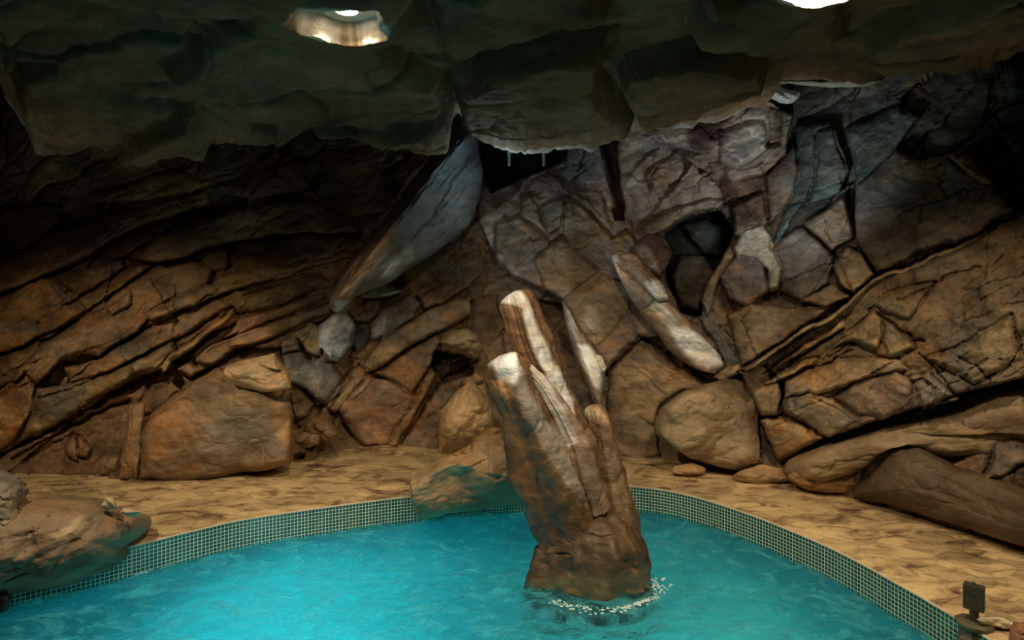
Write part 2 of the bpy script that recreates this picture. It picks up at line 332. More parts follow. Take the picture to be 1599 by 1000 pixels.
 ([(1165, 575.5), (1200, 548.5), (1250, 515.5), (1300, 490.5), (1330, 464.5), (1365, 436.5), (1400, 420.5), (1440, 405.5), (1480, 390.5), (1500, 378.5), (1558, 351.5), (1559, 358.5), (1501, 385.5), (1481, 397.5), (1441, 412.5), (1401, 427.5), (1366, 443.5), (1331, 471.5), (1301, 497.5), (1251, 522.5), (1201, 555.5), (1166, 582.5)], .47, 0, .3, 3, (.46,.34,.18)),  # light caught by the fault edge, put into a pale strip
 ([(1156,582),(1195,568),(1212,590),(1221,620),(1214,652),(1188,652),(1172,622)], .30, .05, 0, 9, (.32,.22,.12)),
 ([(1186,657),(1228,650),(1290,682),(1232,712),(1216,724),(1196,685)], .32, 0, -.1, 9, (.38,.22,.09)),
 ([(1110,590),(1135,572),(1155,568),(1160,582),(1125,600)], .34, 0, .1, 5, (.38,.27,.15)),
]
CR = [  # cracks: polyline, width px, depth m
 ([(-40,478),(0,460),(60,435),(100,418),(190,372),(240,349),(330,325)], 5, .14),
 ([(198,400),(212,412),(270,408),(320,390),(380,377),(500,364),(560,364)], 5, .12),
 ([(-20,562),(40,542),(90,514),(125,492),(190,450),(250,412)], 3, .09),
 ([(-40,735),(20,702),(60,683),(130,642),(200,602),(270,562),(330,574)], 7, .20),
 ([(20,720),(100,670),(200,625)], 4, .12),
 ([(105,596),(155,560),(215,520),(262,496),(330,462)], 3, .08),
 ([(60,622),(150,592),(205,567),(265,535),(340,492)], 3, .07),
 ([(0,620),(40,583)], 3, .06), ([(40,583),(56,604)], 2.5, .05),
 ([(272,447),(274,500),(268,525),(272,540)], 2, .05),
 ([(280,575),(330,548),(400,513),(500,478),(550,465)], 3, .07),
 ([(330,575),(370,548),(440,522),(500,505)], 3.5, .08),
 ([(430,430),(520,405),(580,400)], 3, .05),
 ([(360,450),(430,438),(480,425)], 2, .04),
 ([(440,592),(480,612),(506,634),(545,675)], 3, .08),
 ([(560,570),(600,592),(640,618)], 3, .06), ([(560,570),(530,600),(505,634)], 3, .07), ([(520,560),(560,560)], 3, .06),
 ([(600,700),(640,640),(690,540)], 3, .08), ([(620,700),(665,625),(700,590),(745,565)], 5, .12),
 ([(808,332),(857,373),(859,381)], 2.6, .08), ([(830,308),(842,325),(845,345),(855,366),(878,350),(880,335)], 2.2, .06),
 ([(885,305),(930,340),(957,371)], 2.6, .08), ([(858,381),(877,366),(890,380),(910,402),(935,425)], 2.2, .06),
 ([(957,371),(975,356),(995,374)], 2.4, .07), ([(940,300),(945,330),(958,350)], 2, .05), ([(915,265),(900,275),(895,290),(915,300)], 2, .04),
 ([(917,215),(915,245),(900,270),(888,290)], 2.2, .06),
 ([(770,352),(790,345),(808,332)], 2, .04), ([(812,305),(830,302)], 3, .06),
 ([(948,584),(998,528),(1030,546),(1062,574),(1112,603)], 5, .14),
 ([(1010,300),(1020,275),(1030,262)], 2, .04), ([(1018,272),(1030,285),(1045,290)], 2, .04), ([(1090,300),(1088,285),(1110,268)], 2.2, .05),
 ([(1198,178),(1195,228),(1210,230)], 2.6, .07),
 ([(1190,262),(1198,300),(1202,345),(1206,385)], 3, .08), ([(1145,295),(1165,320),(1185,345)], 2, .05),
 ([(1150,365),(1190,345),(1230,322),(1262,310)], 3, .06), ([(1205,385),(1225,345),(1240,330),(1262,318)], 2, .05),
 ([(1272,208),(1275,250),(1263,305)], 2.4, .06), ([(1300,200),(1308,230),(1318,262)], 2.2, .06), ([(1310,270),(1322,300),(1325,330),(1330,370)], 2.2, .06),
 ([(1256,353),(1303,395),(1332,462)], 2.6, .07), ([(1258,344),(1290,325),(1322,300)], 2.4, .06), ([(1290,345),(1292,365),(1303,380),(1320,376)], 2.2, .06),
 ([(1300,398),(1325,386),(1345,398),(1368,431)], 2.6, .07), ([(1268,452),(1290,425),(1305,400)], 2, .04),
 ([(1240,485),(1290,482),(1333,462)], 3, .07),
 ([(1170,480),(1160,500),(1170,535),(1185,560)], 2.2, .05),
 ([(1152,583),(1200,545),(1250,514),(1300,489),(1330,464),(1365,434),(1400,418)], 3, .10),
 ([(1380,428),(1410,412),(1440,398),(1465,388),(1490,380)], 6, .14), ([(1540,358),(1599,325)], 6, .16),
 ([(1198,588),(1212,580),(1270,545),(1318,512)], 4, .10), ([(1195,600),(1215,597),(1275,572),(1330,548)], 3, .08),
 ([(1365,490),(1400,508),(1430,530),(1445,530)], 2.6, .07), ([(1430,532),(1430,545),(1400,560),(1385,562)], 2.6, .06), ([(1376,505),(1377,530)], 2, .05),
 ([(1280,565),(1330,535),(1380,560),(1400,558)], 3, .07),
 ([(1303,530),(1340,503),(1363,485)], 2, .05), ([(1400,470),(1440,455),(1480,430),(1530,415)], 2.5, .04),
 ([(1435,552),(1470,590),(1500,628)], 2.4, .06), ([(1425,598),(1440,592),(1460,605)], 5, .10),
 ([(1185,655),(1215,655),(1228,650),(1290,684),(1360,662),(1480,624),(1530,608),(1599,592)], 4, .13),
 ([(1221,600),(1222,640),(1226,655)], 4, .10), ([(1262,620),(1300,635),(1330,655)], 2, .04), ([(1500,560),(1530,575),(1550,600)], 3, .05), ([(1575,570),(1599,540)], 3, .06),
]
ST = [  # stains on the rock, painted light among them: polygon, colour, softness px, strength
 ([(1078,190),(1130,185),(1130,215),(1110,235),(1085,240),(1072,215)], RED, 10, .85),
 ([(1118,290),(1132,262),(1145,285),(1140,305),(1128,315)], RED, 5, .9),
 ([(1125,438),(1140,455),(1160,480),(1135,490),(1120,465)], (.10,.035,.04), 6, .8),
 ([(1130,300),(1160,290),(1190,290),(1195,330),(1150,350)], (.14,.06,.05), 14, .6),
 ([(1140,205),(1195,180),(1200,235),(1170,250),(1135,245)], (.66,.62,.56), 20, .75),  # brightness of the lit hanging boulder, put into the colour
 ([(1150,362),(1190,350),(1202,370),(1180,390),(1150,390)], (.72,.68,.55), 9, .8),
 ([(975,215),(1010,205),(1010,260),(990,300),(972,270)], (.46,.4,.32), 20, .6),
 ([(750,320),(800,300),(790,350),(760,360)], (.46,.38,.32), 16, .5),
 ([(748,345),(758,350),(790,400),(810,430),(790,420),(765,385)], (.6,.54,.45), 7, .7),
 ([(925,225),(938,230),(950,270),(962,325),(955,322),(942,285),(930,258)], (.55,.6,.62), 4, .8),
 ([(885,205),(935,205),(930,270),(910,290),(885,295),(870,270)], (.25,.29,.29), 14, .8),  # cool glow put into the colour as blue-grey
 ([(1240,180),(1400,160),(1420,220),(1350,300),(1240,330)], (.13,.18,.18), 40, .75),
 ([(500,505),(545,488),(553,530),(520,565),(500,540)], (.55,.62,.66), 10, .7),
 ([(580,515),(610,495),(605,520),(585,530)], (.6,.62,.6), 7, .8),
 ([(575,458),(610,450),(625,458),(600,463)], (.8,.85,.85), 4, .8),
 ([(450,560),(500,555),(520,580),(480,600),(455,590)], (.2,.23,.24), 14, .7),
 ([(1360,300),(1440,270),(1440,310),(1350,340)], (.1,.14,.15), 24, .7),
 ([(370,230),(450,240),(450,290),(380,290)], (.12,.03,.02), 16, .7),
 ([(1096,470),(1115,465),(1118,500),(1100,495)], (.4,.45,.45), 6, .6),
 ([(915,480),(935,475),(935,510),(915,515)], (.62,.58,.5), 6, .7),
 ([(1062,350),(1120,340),(1130,380),(1090,400),(1065,390)], (.13,.2,.19), 14, .8),
]
def build_wall():
    xs = np.concatenate([np.arange(-900, -60, 12), np.arange(-60, 1660, 1.7), np.arange(1660, 2500, 12)])
    ys = np.concatenate([np.arange(-60, 130, 8), np.arange(130, 740, 1.7), np.arange(740, 930, 3.)])
    X, Y = np.meshgrid(xs, ys)
    # gentle wander so that no traced line is ruler straight
    wx = fbm2(X/30, Y/30, 5, 4)*4.5; wy = fbm2(X/30, Y/30, 15, 4)*4.5
    Xw, Yw = X+wx, Y+wy
    a1, e1, c1 = strata(Xw, Yw, -.50, 150, 46, 11); a1b, e1b, c1b = strata(Xw, Yw, -.46, 60, 18, 12)
    a2, e2, c2 = strata(Xw, Yw, -.80, 90, 40, 21); a2b, e2b, c2b = strata(Xw, Yw, -.82, 45, 20, 22)
    a3, e3, c3 = strata(Xw, Yw, .74, 70, 42, 31); a3b, e3b, c3b = strata(Xw, Yw, .70, 36, 20, 32)
    a4, e4, c4 = strata(Xw, Yw, -.50, 190, 62, 41); a4b, e4b, c4b = strata(Xw, Yw, -.46, 80, 24, 42)
    k2 = ss(490, 560, Xw+(Yw-450)*.3); k3 = ss(750, 780, Xw); k4 = ss(1150, 1190, Xw-(Yw-400)*.1)
    def pick(p, q, r, s):
        v = p*(1-k2)+q*k2; v = v*(1-k3)+r*k3; return v*(1-k4)+s*k4
    def rnd(e, wd): return (1-np.clip(e/wd, 0, 1))**2
    big = pick(a1*.20, a2*.15, a3*.10, a4*.13); eb = pick(e1, e2, e3, e4)
    sml = pick(a1b*.05, a2b*.05, a3b*.04, a4b*.045); es = pick(e1b, e2b, e3b, e4b)
    cc = pick(c1, c2, c3, c4); cs = pick(c1b, c2b, c3b, c4b)
    vis = np.clip(.5+1.4*fbm2(X/60, Y/60, 66, 3), 0, 1); H = big-.04*rnd(eb, 8)-.045*rnd(eb, 2.4)*vis
    col = np.zeros(X.shape+(3,)); col[:] = BR
    reg = lambda k, c: col*(1-k[..., None])+np.array(c)*k[..., None]
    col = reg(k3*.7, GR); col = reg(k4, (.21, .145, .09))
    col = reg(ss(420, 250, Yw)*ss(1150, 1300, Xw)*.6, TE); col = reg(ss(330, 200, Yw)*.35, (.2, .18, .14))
    col *= (.8+.4*cc)[..., None]
    def sub(poly, m):
        x0, x1 = min(p[0] for p in poly)-m, max(p[0] for p in poly)+m; y0, y1 = min(p[1] for p in poly)-m, max(p[1] for p in poly)+m
        j0, j1 = np.searchsorted(xs, x0), np.searchsorted(xs, x1); i0, i1 = np.searchsorted(ys, y0), np.searchsorted(ys, y1)
        return slice(i0, i1), slice(j0, j1)
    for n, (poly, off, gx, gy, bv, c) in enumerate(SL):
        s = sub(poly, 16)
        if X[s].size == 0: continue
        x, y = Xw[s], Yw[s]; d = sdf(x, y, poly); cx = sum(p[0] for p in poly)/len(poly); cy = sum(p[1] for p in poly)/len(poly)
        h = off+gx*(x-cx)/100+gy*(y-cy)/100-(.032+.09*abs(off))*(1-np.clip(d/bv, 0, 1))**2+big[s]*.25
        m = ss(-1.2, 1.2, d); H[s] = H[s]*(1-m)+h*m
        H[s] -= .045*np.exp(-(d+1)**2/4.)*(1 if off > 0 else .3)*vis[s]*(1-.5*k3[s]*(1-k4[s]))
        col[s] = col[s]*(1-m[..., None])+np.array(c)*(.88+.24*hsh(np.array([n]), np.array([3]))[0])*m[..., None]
    H += sml*.35-.022*rnd(es, 3.)*(cs > .72)-.008*rnd(es, 1.8)*(cs > .4)
    for pts, wd, dp in CR:
        s = sub(pts, 30); x, y = Xw[s], Yw[s]; d = line_dist(x+fbm2(x/9, y/9, 77, 2)*2.5, y+fbm2(x/9, y/9, 78, 2)*2.5, pts)
        q = wd*(.75+.5*vn2(x/22, y/22, 90)); H[s] -= dp*np.exp(-(d/np.maximum(q, .8))**2*1.4)
    Fx, Fy = X+fbm2(X/25, Y/25, 120, 3)*9, Y+fbm2(X/25, Y/25, 121, 3)*9
    f1 = facet2(Fx, Fy, 130, -.5, 95, 52, 1.3, .45)*(1-k3)+facet2(Fx, Fy, 131, .7, 62, 50, 1.3, .45)*k3*(1-k4)+facet2(Fx, Fy, 132, -.45, 120, 62, 1.3, .45)*k4
    f2 = facet2(Fx, Fy, 140, -.6, 40, 22)*(1-k3)+facet2(Fx, Fy, 141, .6, 26, 22)*k3*(1-k4)+facet2(Fx, Fy, 142, -.4, 48, 24)*k4
    H += f1*.12+f2*.026
    H += fbm2(X/70, Y/70, 101, 5, .55)*.05+fbm2((X+Y*.6)/30, (Y-X*.3)/16, 103, 4, .5)*.016+fbm2(X/8, Y/8, 104, 3, .6)*.003
    for poly, c, soft, k in ST:
        s = sub(poly, soft*1.5); x, y = Xw[s]+fbm2(X[s]/14, Y[s]/14, 55, 4)*soft*.9, Yw[s]+fbm2(X[s]/14, Y[s]/14, 56, 4)*soft*.9
        m = ss(-soft, soft, sdf(x, y, poly))*k; col[s] = col[s]*(1-m[..., None])+np.array(c)*m[..., None]
    blot = fbm2((X+Y*.5)/55, (Y-X*.45)/38, 201, 5, .6); col *= .9*(1+.75*blot)[..., None]
    gy = fbm2((X+Y*.5)/80, (Y-X*.45)/50, 211, 5, .6); m = np.clip(gy*1.6-.15, 0, .6)[..., None]; lum = col.mean(-1, keepdims=True)
    col = col*(1-m)+np.concatenate([lum*1.02, lum*.98, lum*.84], -1)*m
    og = np.clip(fbm2(X/60, Y/45, 221, 4, .6)*1.8-.2, 0, .6)[..., None]; col = col*(1-og)+col*np.array([1.25, .95, .6])*og
    H *= .45+.55*ss(-5, 70, interp(X.ravel(), BASE).reshape(X.shape)-Y)
    D = wall_depth(X, Y)-H
    V = np.stack([(X-CX)/F*D, D, EYE-(Y-HY)/F*D], -1)
    cuts = [0, np.searchsorted(xs, 560), np.searchsorted(xs, 1165), len(xs)-1]
    for nm, a, b in (('wall_left', cuts[0], cuts[1]), ('wall_back', cuts[1], cuts[2]), ('wall_right', cuts[2], cuts[3])):
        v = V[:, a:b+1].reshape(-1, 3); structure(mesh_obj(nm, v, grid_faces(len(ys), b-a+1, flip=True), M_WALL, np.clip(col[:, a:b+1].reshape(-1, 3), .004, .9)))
build_wall()

# ------------------------------------------------------------------ ceiling
LIP = [(-900,60),(-200,70),(-10,78),(4,95),(12,150),(45,205),(60,222),(90,228),(200,226),(300,221),(420,225),(480,200),(545,190),(600,206),(650,215),(700,213),(708,185),(716,180),(735,200),(770,215),(830,223),(880,219),(930,212),(1000,203),(1040,198),(1060,190),(1150,168),(1200,150),(1215,125),(1280,125),(1330,134),(1345,138),(1380,118),(1460,110),(1500,105),(1560,85),(1620,66),(2500,20)]
YL = [(-900,3.6),(-200,4.6),(0,4.7),(12,5.0),(300,5.1),(560,5.2),(700,5.5),(720,5.9),(780,5.75),(1000,5.7),(1060,5.8),(1200,5.9),(1340,5.4),(1600,4.5),(2500,3.2)]
CSL = [  # hanging plates of the ceiling, traced at about 3.25 m height: polygon, drop (m), bevel
 ([(-60,95),(60,60),(130,45),(170,30),(60,-20),(-100,-10)], .05, .1),
 ([(20,90),(90,85),(180,120),(270,135),(330,150),(400,170),(520,190),(430,225),(200,226),(90,226),(45,200)], .05, .08),
 ([(180,170),(230,150),(300,135),(330,160),(330,215),(230,222),(190,190)], .09, .05),
 ([(250,95),(330,60),(420,40),(560,80),(690,120),(700,160),(650,175),(560,180),(440,165),(330,140)], .08, .10),
 ([(480,180),(560,178),(690,160),(712,180),(700,213),(640,214),(560,192)], .10, .04),
 ([(700,130),(760,90),(880,70),(960,80),(940,140),(960,160),(1000,190),(900,215),(830,222),(760,208),(720,190)], .14, .10),
 ([(965,150),(990,120),(1090,115),(1200,128),(1205,150),(1150,165),(1060,190),(1000,190)], .12, .06),
 ([(1100,20),(1190,25),(1290,10),(1330,40),(1320,110),(1200,110),(1090,105),(1080,60)], .10, .1),
 ([(1340,110),(1400,80),(1500,40),(1620,-10),(1640,50),(1500,105),(1380,118)], .12, .06),
 ([(680,-60),(900,-60),(960,60),(880,62),(760,85),(700,110),(660,40)], .06, .1),
]
def build_ceiling():
    us = np.concatenate([np.arange(-900, -40, 20), np.arange(-40, 1640, 2.6), np.arange(1640, 2500, 20)])
    ts = np.concatenate([np.linspace(-1.5, 2.4, 40), np.linspace(2.43, 5.9, 660)])   # nominal depth
    py = interp(us, LIP); py = py+fbm2(us/14, us*0, 303, 4)*6
    yl = 0
    for d in (-18, -9, 0, 9, 18): yl = yl+interp(us+d, YL)/5
    zl = EYE+(HY-py)/F*yl
    U, T = np.meshgrid(us, ts)
    k = (T+1.5)/7.4                                   # 0 far behind the camera, 1 at the lip
    Yw = -1.5+k*(yl[None]+1.5)
    Xw = (U-CX)/F*(yl[None]*.0+Yw*.9+.1*yl[None]+.9*np.maximum(0, 2-Yw)*.9)
    g = ss(3.3, 1, (yl[None]-Yw)*0+Yw)*0
    back = yl[None]-Yw
    zr = 3.42+.05*np.sin(Xw*.9)
    z = zr+(zl[None]-zr)*np.exp(-(back/1.1)**1.6)
    X2, Y2 = Xw+fbm2(Xw*3, Yw*3, 31, 4)*.06, Yw+fbm2(Xw*3, Yw*3, 32, 4)*.08
    a, e, cc = strata(X2*100, Y2*100, -.25, 130, 60, 301); b, eb, cb = strata(X2*100, Y2*100, .5, 60, 36, 302)
    fade = ss(.0, .25, back)
    z -= (facet2(X2, Y2, 360, -.35, 1.5, .75)*.16+facet2(X2, Y2, 361, -.2, .6, .3)*.035+a*.05-.03*(1-np.clip(e/5, 0, 1))**2)*fade
    zz = 3.28; K = (zz-EYE)*F
    for poly, drop, bv in CSL:
        wp = [((p[0]-CX)/F*min(K/(HY-p[1]), 6.2), min(K/(HY-p[1]), 6.2)) for p in poly]
        d = sdf(X2, Y2, wp); z -= drop*1.5*ss(-.02, bv, d)*np.clip(fade+.03, 0, 1)-.03*np.exp(-(d/.03)**2)*fade
    z -= fbm2(Xw*2, Yw*2, 310, 5, .55)*.06*fade+fbm2(Xw*9, Yw*9, 311, 4, .6)*.014
    # pockets broken open for the downlights
    for (cx, cy, rx, ry, sd) in ((-.875, 3.25, .235, .25, 1), (1.36, 2.80, .19, .20, 2)):
        an = np.arctan2(Yw-cy, Xw-cx); r = np.hypot((Xw-cx)/rx, (Yw-cy)/ry)*(1+.10*np.sin(an*3+sd)+.08*np.sin(an*5+sd*2)+fbm2(np.cos(an)*3+sd, np.sin(an)*3, 320, 3)*.12)
        q = ss(2.2, 1.15, r); z = z*(1-q)+(3.295+.02*fbm2(Xw*8, Yw*8, 322, 3))*q; m = ss(1.03, .97, r); z = z*(1-m)+(3.43)*m
    V = np.stack([Xw, Yw, z], -1)
    # behind the lip the rock turns up and runs back over the wall
    ex = []
    for dy, dz in ((.02, .03), (.05, .10), (.10, .25), (.25, .5), (.9, .8), (2.2, .9), (3.2, 1.0)):
        r = V[-1].copy(); r[:, 1] += dy*1.0; r[:, 0] *= (r[:, 1]/(r[:, 1]-dy)); r[:, 2] = np.maximum(r[:, 2]+dz, 0)+(.0 if dy < .5 else np.maximum(0, 3.9-(r[:, 2]+dz))*1.0); ex.append(r)
    V = np.concatenate([V, np.array(ex)], 0)
    Xa, Ya = V[..., 0], V[..., 1]
    col = np.zeros(V.shape); col[:] = (.165, .108, .058)
    m = np.clip(fbm2(Xa*1.2, Ya*1.2, 330, 4)*1.5+.2, 0, 1)[..., None]; col = col*(1-m)+np.array((.15, .122, .072))*m
    m = np.clip(fbm2(Xa*1.6+4, Ya*1.6, 331, 4)*2.2-.3, 0, .8)[..., None]; col = col*(1-m)+np.array((.18, .125, .075))*m
    nr = V.shape[0]
    lipk = np.zeros(V.shape[:2]); lipk[:700] = ss(.5, .05, back); lipk[700:] = 1
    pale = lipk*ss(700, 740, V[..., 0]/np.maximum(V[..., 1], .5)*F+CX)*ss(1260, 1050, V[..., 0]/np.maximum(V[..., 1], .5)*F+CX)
    m = (pale*np.clip(.75+fbm2(Xa*4, Ya*5, 340, 4), 0, 1))[..., None]; col = col*(1-m)+np.array((.52, .56, .55))*m  # cool light on the middle lip painted in as pale colour
    pl2 = (lipk*ss(80, 30, V[..., 0]/np.maximum(V[..., 1], .5)*F+CX)*.8)[..., None]; col = col*(1-pl2)+np.array((.42, .48, .48))*pl2  # teal-white light on the left lip painted in
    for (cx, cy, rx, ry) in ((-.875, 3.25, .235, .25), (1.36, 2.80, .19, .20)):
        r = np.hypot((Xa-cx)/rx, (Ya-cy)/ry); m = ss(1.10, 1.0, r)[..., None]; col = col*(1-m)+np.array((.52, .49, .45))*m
    col *= (1+.35*fbm2(Xa*3, Ya*3, 350, 5, .6)+.55*fbm2(Xa*.9+3, Ya*1.1, 351, 4))[..., None]
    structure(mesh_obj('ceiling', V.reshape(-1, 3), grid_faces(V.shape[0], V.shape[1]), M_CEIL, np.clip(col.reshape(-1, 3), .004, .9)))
build_ceiling()

# ------------------------------------------------------------------ pool outline, deck, tile band, basin
PE = [(-4.3,2.2),(-3.75,3.3),(-3.42,3.75),(-3.09,3.96),(-2.60,4.34),(-2.28,4.63),(-1.93,4.88),(-1.05,5.26),(-.5,5.42),(0,5.53),(.55,5.61),(1.0,5.60),(1.41,5.42),(1.79,4.99),(2.08,4.48),(2.21,4.16),(2.30,3.83),(2.36,3.58),(2.42,3.2),(2.44,2.6),(2.3,1.6),(1.8,.4),(.6,-.8),(-1.6,-1.1),(-3.4,-.4),(-4.3,.8)]
def crom(pts, n, closed=True):
    out = []; L = len(pts); pts = [np.array(p, float) for p in pts]
    for i in range(L):
        p0, p1, p2, p3 = pts[i-1], pts[i], pts[(i+1) % L], pts[(i+2) % L]
        for k in range(n):
            t = k/n; out.append(.5*((2*p1)+(-p0+p2)*t+(2*p0-5*p1+4*p2-p3)*t*t+(-p0+3*p1-3*p2+p3)*t**3))
    return np.array(out)
PO = crom(PE, 16); nP = len(PO)
cen = np.array([-.8, 2.6])
tan = np.roll(PO, -1, 0)-np.roll(PO, 1, 0); tan /= np.linalg.norm(tan, axis=1)[:, None]
nor = np.stack([tan[:, 1], -tan[:, 0]], 1); nor *= np.sign(((PO-cen)*nor).sum(1))[:, None]   # outward
arc = np.concatenate([[0], np.cumsum(np.linalg.norm(np.roll(PO, -1, 0)-PO, axis=1))])
def floor_mat():
    m, t, b = nt('stamped_stone_deck'); L = t.links.new
    g = N(t, 'ShaderNodeNewGeometry'); wn = N(t, 'ShaderNodeTexNoise', Scale=5, Detail=4); L(g.outputs['Position'], wn.inputs['Vector'])
    mx = N(t, 'ShaderNodeMix', data_type='VECTOR'); mx.inputs['Factor'].default_value = .12; L(g.outputs['Position'], mx.inputs['A']); L(wn.outputs['Color'], mx.inputs['B'])
    mp = N(t, 'ShaderNodeMapping'); mp.inputs['Scale'].default_value = (.62, 1.15, 1); mp.inputs['Rotation'].default_value = (0, 0, .25); L(mx.outputs['Result'], mp.inputs[0])
    vo = N(t, 'ShaderNodeTexVoronoi', feature='DISTANCE_TO_EDGE', Scale=5.5); L(mp.outputs[0], vo.inputs['Vector'])
    vc = N(t, 'ShaderNodeTexVoronoi', feature='F1', Scale=5.5); L(mp.outputs[0], vc.inputs['Vector'])
    n = N(t, 'ShaderNodeTexNoise', Scale=6.5, Detail=9, Roughness=.66, Distortion=.5); L(mp.outputs[0], n.inputs['Vector'])
    cr = N(t, 'ShaderNodeValToRGB'); L(n.outputs['Fac'], cr.inputs[0]); e = cr.color_ramp.elements
    e[0].position = .36; e[0].color = (.13, .072, .035, 1); e[1].position = .66; e[1].color = (.68, .48, .235, 1)
    k = e.new(.45); k.color = (.40, .265, .13, 1); k = e.new(.54); k.color = (.60, .43, .21, 1)
    sp = N(t, 'ShaderNodeSeparateColor'); L(vc.outputs['Color'], sp.inputs[0])
    r = N(t, 'ShaderNodeMapRange'); L(sp.outputs[0], r.inputs['Value']); r.inputs['To Min'].default_value = .72; r.inputs['To Max'].default_value = 1.18
    j = N(t, 'ShaderNodeMapRange'); L(vo.outputs['Distance'], j.inputs['Value']); j.inputs['From Max'].default_value = .06; j.inputs['To Min'].default_value = .78
    mm = N(t, 'ShaderNodeMath', operation='MULTIPLY'); L(r.outputs[0], mm.inputs[0]); L(j.outputs[0], mm.inputs[1])
    v = N(t, 'ShaderNodeVectorMath', operation='SCALE'); L(cr.outputs[0], v.inputs[0]); L(mm.outputs[0], v.inputs['Scale']); L(v.outputs[0], b.inputs['Base Color'])
    b.inputs['Roughness'].default_value = .6
    b1 = N(t, 'ShaderNodeBump', Strength=.6, Distance=.012); L(j.outputs[0], b1.inputs['Height'])
    b2 = N(t, 'ShaderNodeBump', Strength=.9, Distance=.02); L(n.outputs['Fac'], b2.inputs['Height']); L(b1.outputs[0], b2.inputs['Normal']); L(b2.outputs[0], b.inputs['Normal'])
    return m
def build_deck():
    offs = np.concatenate([[0, .004, .012, .02, .03], np.linspace(.05, 2.6, 120), [3.2, 4, 5.2]])
    V = PO[None]+nor[None]*offs[:, None, None]
    z = .2+0*V[..., 0]; z += ss(.0, .12, offs)[:, None]*(fbm2(V[..., 0]*4, V[..., 1]*4, 400, 5)*.012); z[0] = .188; z[1] = .196
    V3 = np.concatenate([V, z[..., None]], -1)
    structure(mesh_obj('floor', V3.reshape(-1, 3), grid_faces(len(offs), nP, wrap=True), floor_mat()))
build_deck()
def tile_mat():
    m, t, b = nt('mosaic_tile'); L = t.links.new
    uv = N(t, 'ShaderNodeUVMap'); br = N(t, 'ShaderNodeTexBrick', offset=0.0, squash=1.0); L(uv.outputs[0], br.inputs['Vector'])
    br.inputs['Scale'].default_value = 1; br.inputs['Brick Width'].default_value = 1; br.inputs['Row Height'].default_value = 1
    br.inputs['Mortar Size'].default_value = .075; br.inputs['Mortar Smooth'].default_value = .1; br.inputs['Bias'].default_value = 0
    br.inputs['Color1'].default_value = (.006, .045, .04, 1); br.inputs['Color2'].default_value = (.014, .085, .08, 1); br.inputs['Mortar'].default_value = (.62, .62, .44, 1)
    L(br.outputs['Color'], b.inputs['Base Color'])
    r = N(t, 'ShaderNodeMapRange'); L(br.outputs['Fac'], r.inputs['Value']); r.inputs['To Min'].default_value = .12; r.inputs['To Max'].default_value = .8; L(r.outputs[0], b.inputs['Roughness'])
    bp = N(t, 'ShaderNodeBump', Strength=.5, Distance=.002, invert=True); L(br.outputs['Fac'], bp.inputs['Height']); L(bp.outputs[0], b.inputs['Normal'])
    return m
def build_band():
    Q = np.concatenate([PO, PO[:1]]); zs = [.19, .1, 0, -.06]; V, uv = [], []
    for z in zs:
        V.append(np.concatenate([Q, np.full((len(Q), 1), z)], 1)); uv.append(np.stack([arc/.0262, np.full(len(Q), (z-.19)/.0262)], 1))
    structure(mesh_obj('trim_1', np.array(V).reshape(-1, 3), grid_faces(len(zs), len(Q)), tile_mat(), uv=np.array(uv).reshape(-1, 2)))
    # thin pale grout bead on the upper edge of the mosaic
    V = []
    for dx, z in ((.004, .186), (-.004, .189), (-.004, .196), (.006, .200)):
        V.append(np.concatenate([PO+nor*dx, np.full((nP, 1), z)], 1))
    structure(mesh_obj('trim_2', np.array(V).reshape(-1, 3), grid_faces(4, nP, wrap=True), plain('grout', (.5, .42, .28), .8, noise=.2)))
build_band()
def build_basin():
    m, t, b = nt('pool_plaster'); L = t.links.new
    g = N(t, 'ShaderNodeNewGeometry'); n = N(t, 'ShaderNodeTexNoise', Scale=3.5, Detail=5); L(g.outputs['Position'], n.inputs['Vector'])
    cr = N(t, 'ShaderNodeValToRGB'); L(n.outputs['Fac'], cr.inputs[0]); e = cr.color_ramp.elements
    e[0].position = .3; e[0].color = (.03, .29, .37, 1); e[1].position = .7; e[1].color = (.09, .48, .52, 1); L(cr.outputs[0], b.inputs['Base Color']); b.inputs['Roughness'].default_value = .8
    rows = [(.002, -.05), (.002, -.3), (.0, -.8), (-.10, -1.05), (-.3, -1.1)]
    V = [np.concatenate([PO+nor*d, np.full((nP, 1), z)], 1) for d, z in rows]
    for s in (.6, .3, .02): V.append(np.concatenate([cen+(PO-cen)*s, np.full((nP, 1), -1.1)], 1))
    structure(mesh_obj('pool_basin', np.array(V).reshape(-1, 3), grid_faces(len(V), nP, wrap=True), m))
build_basin()
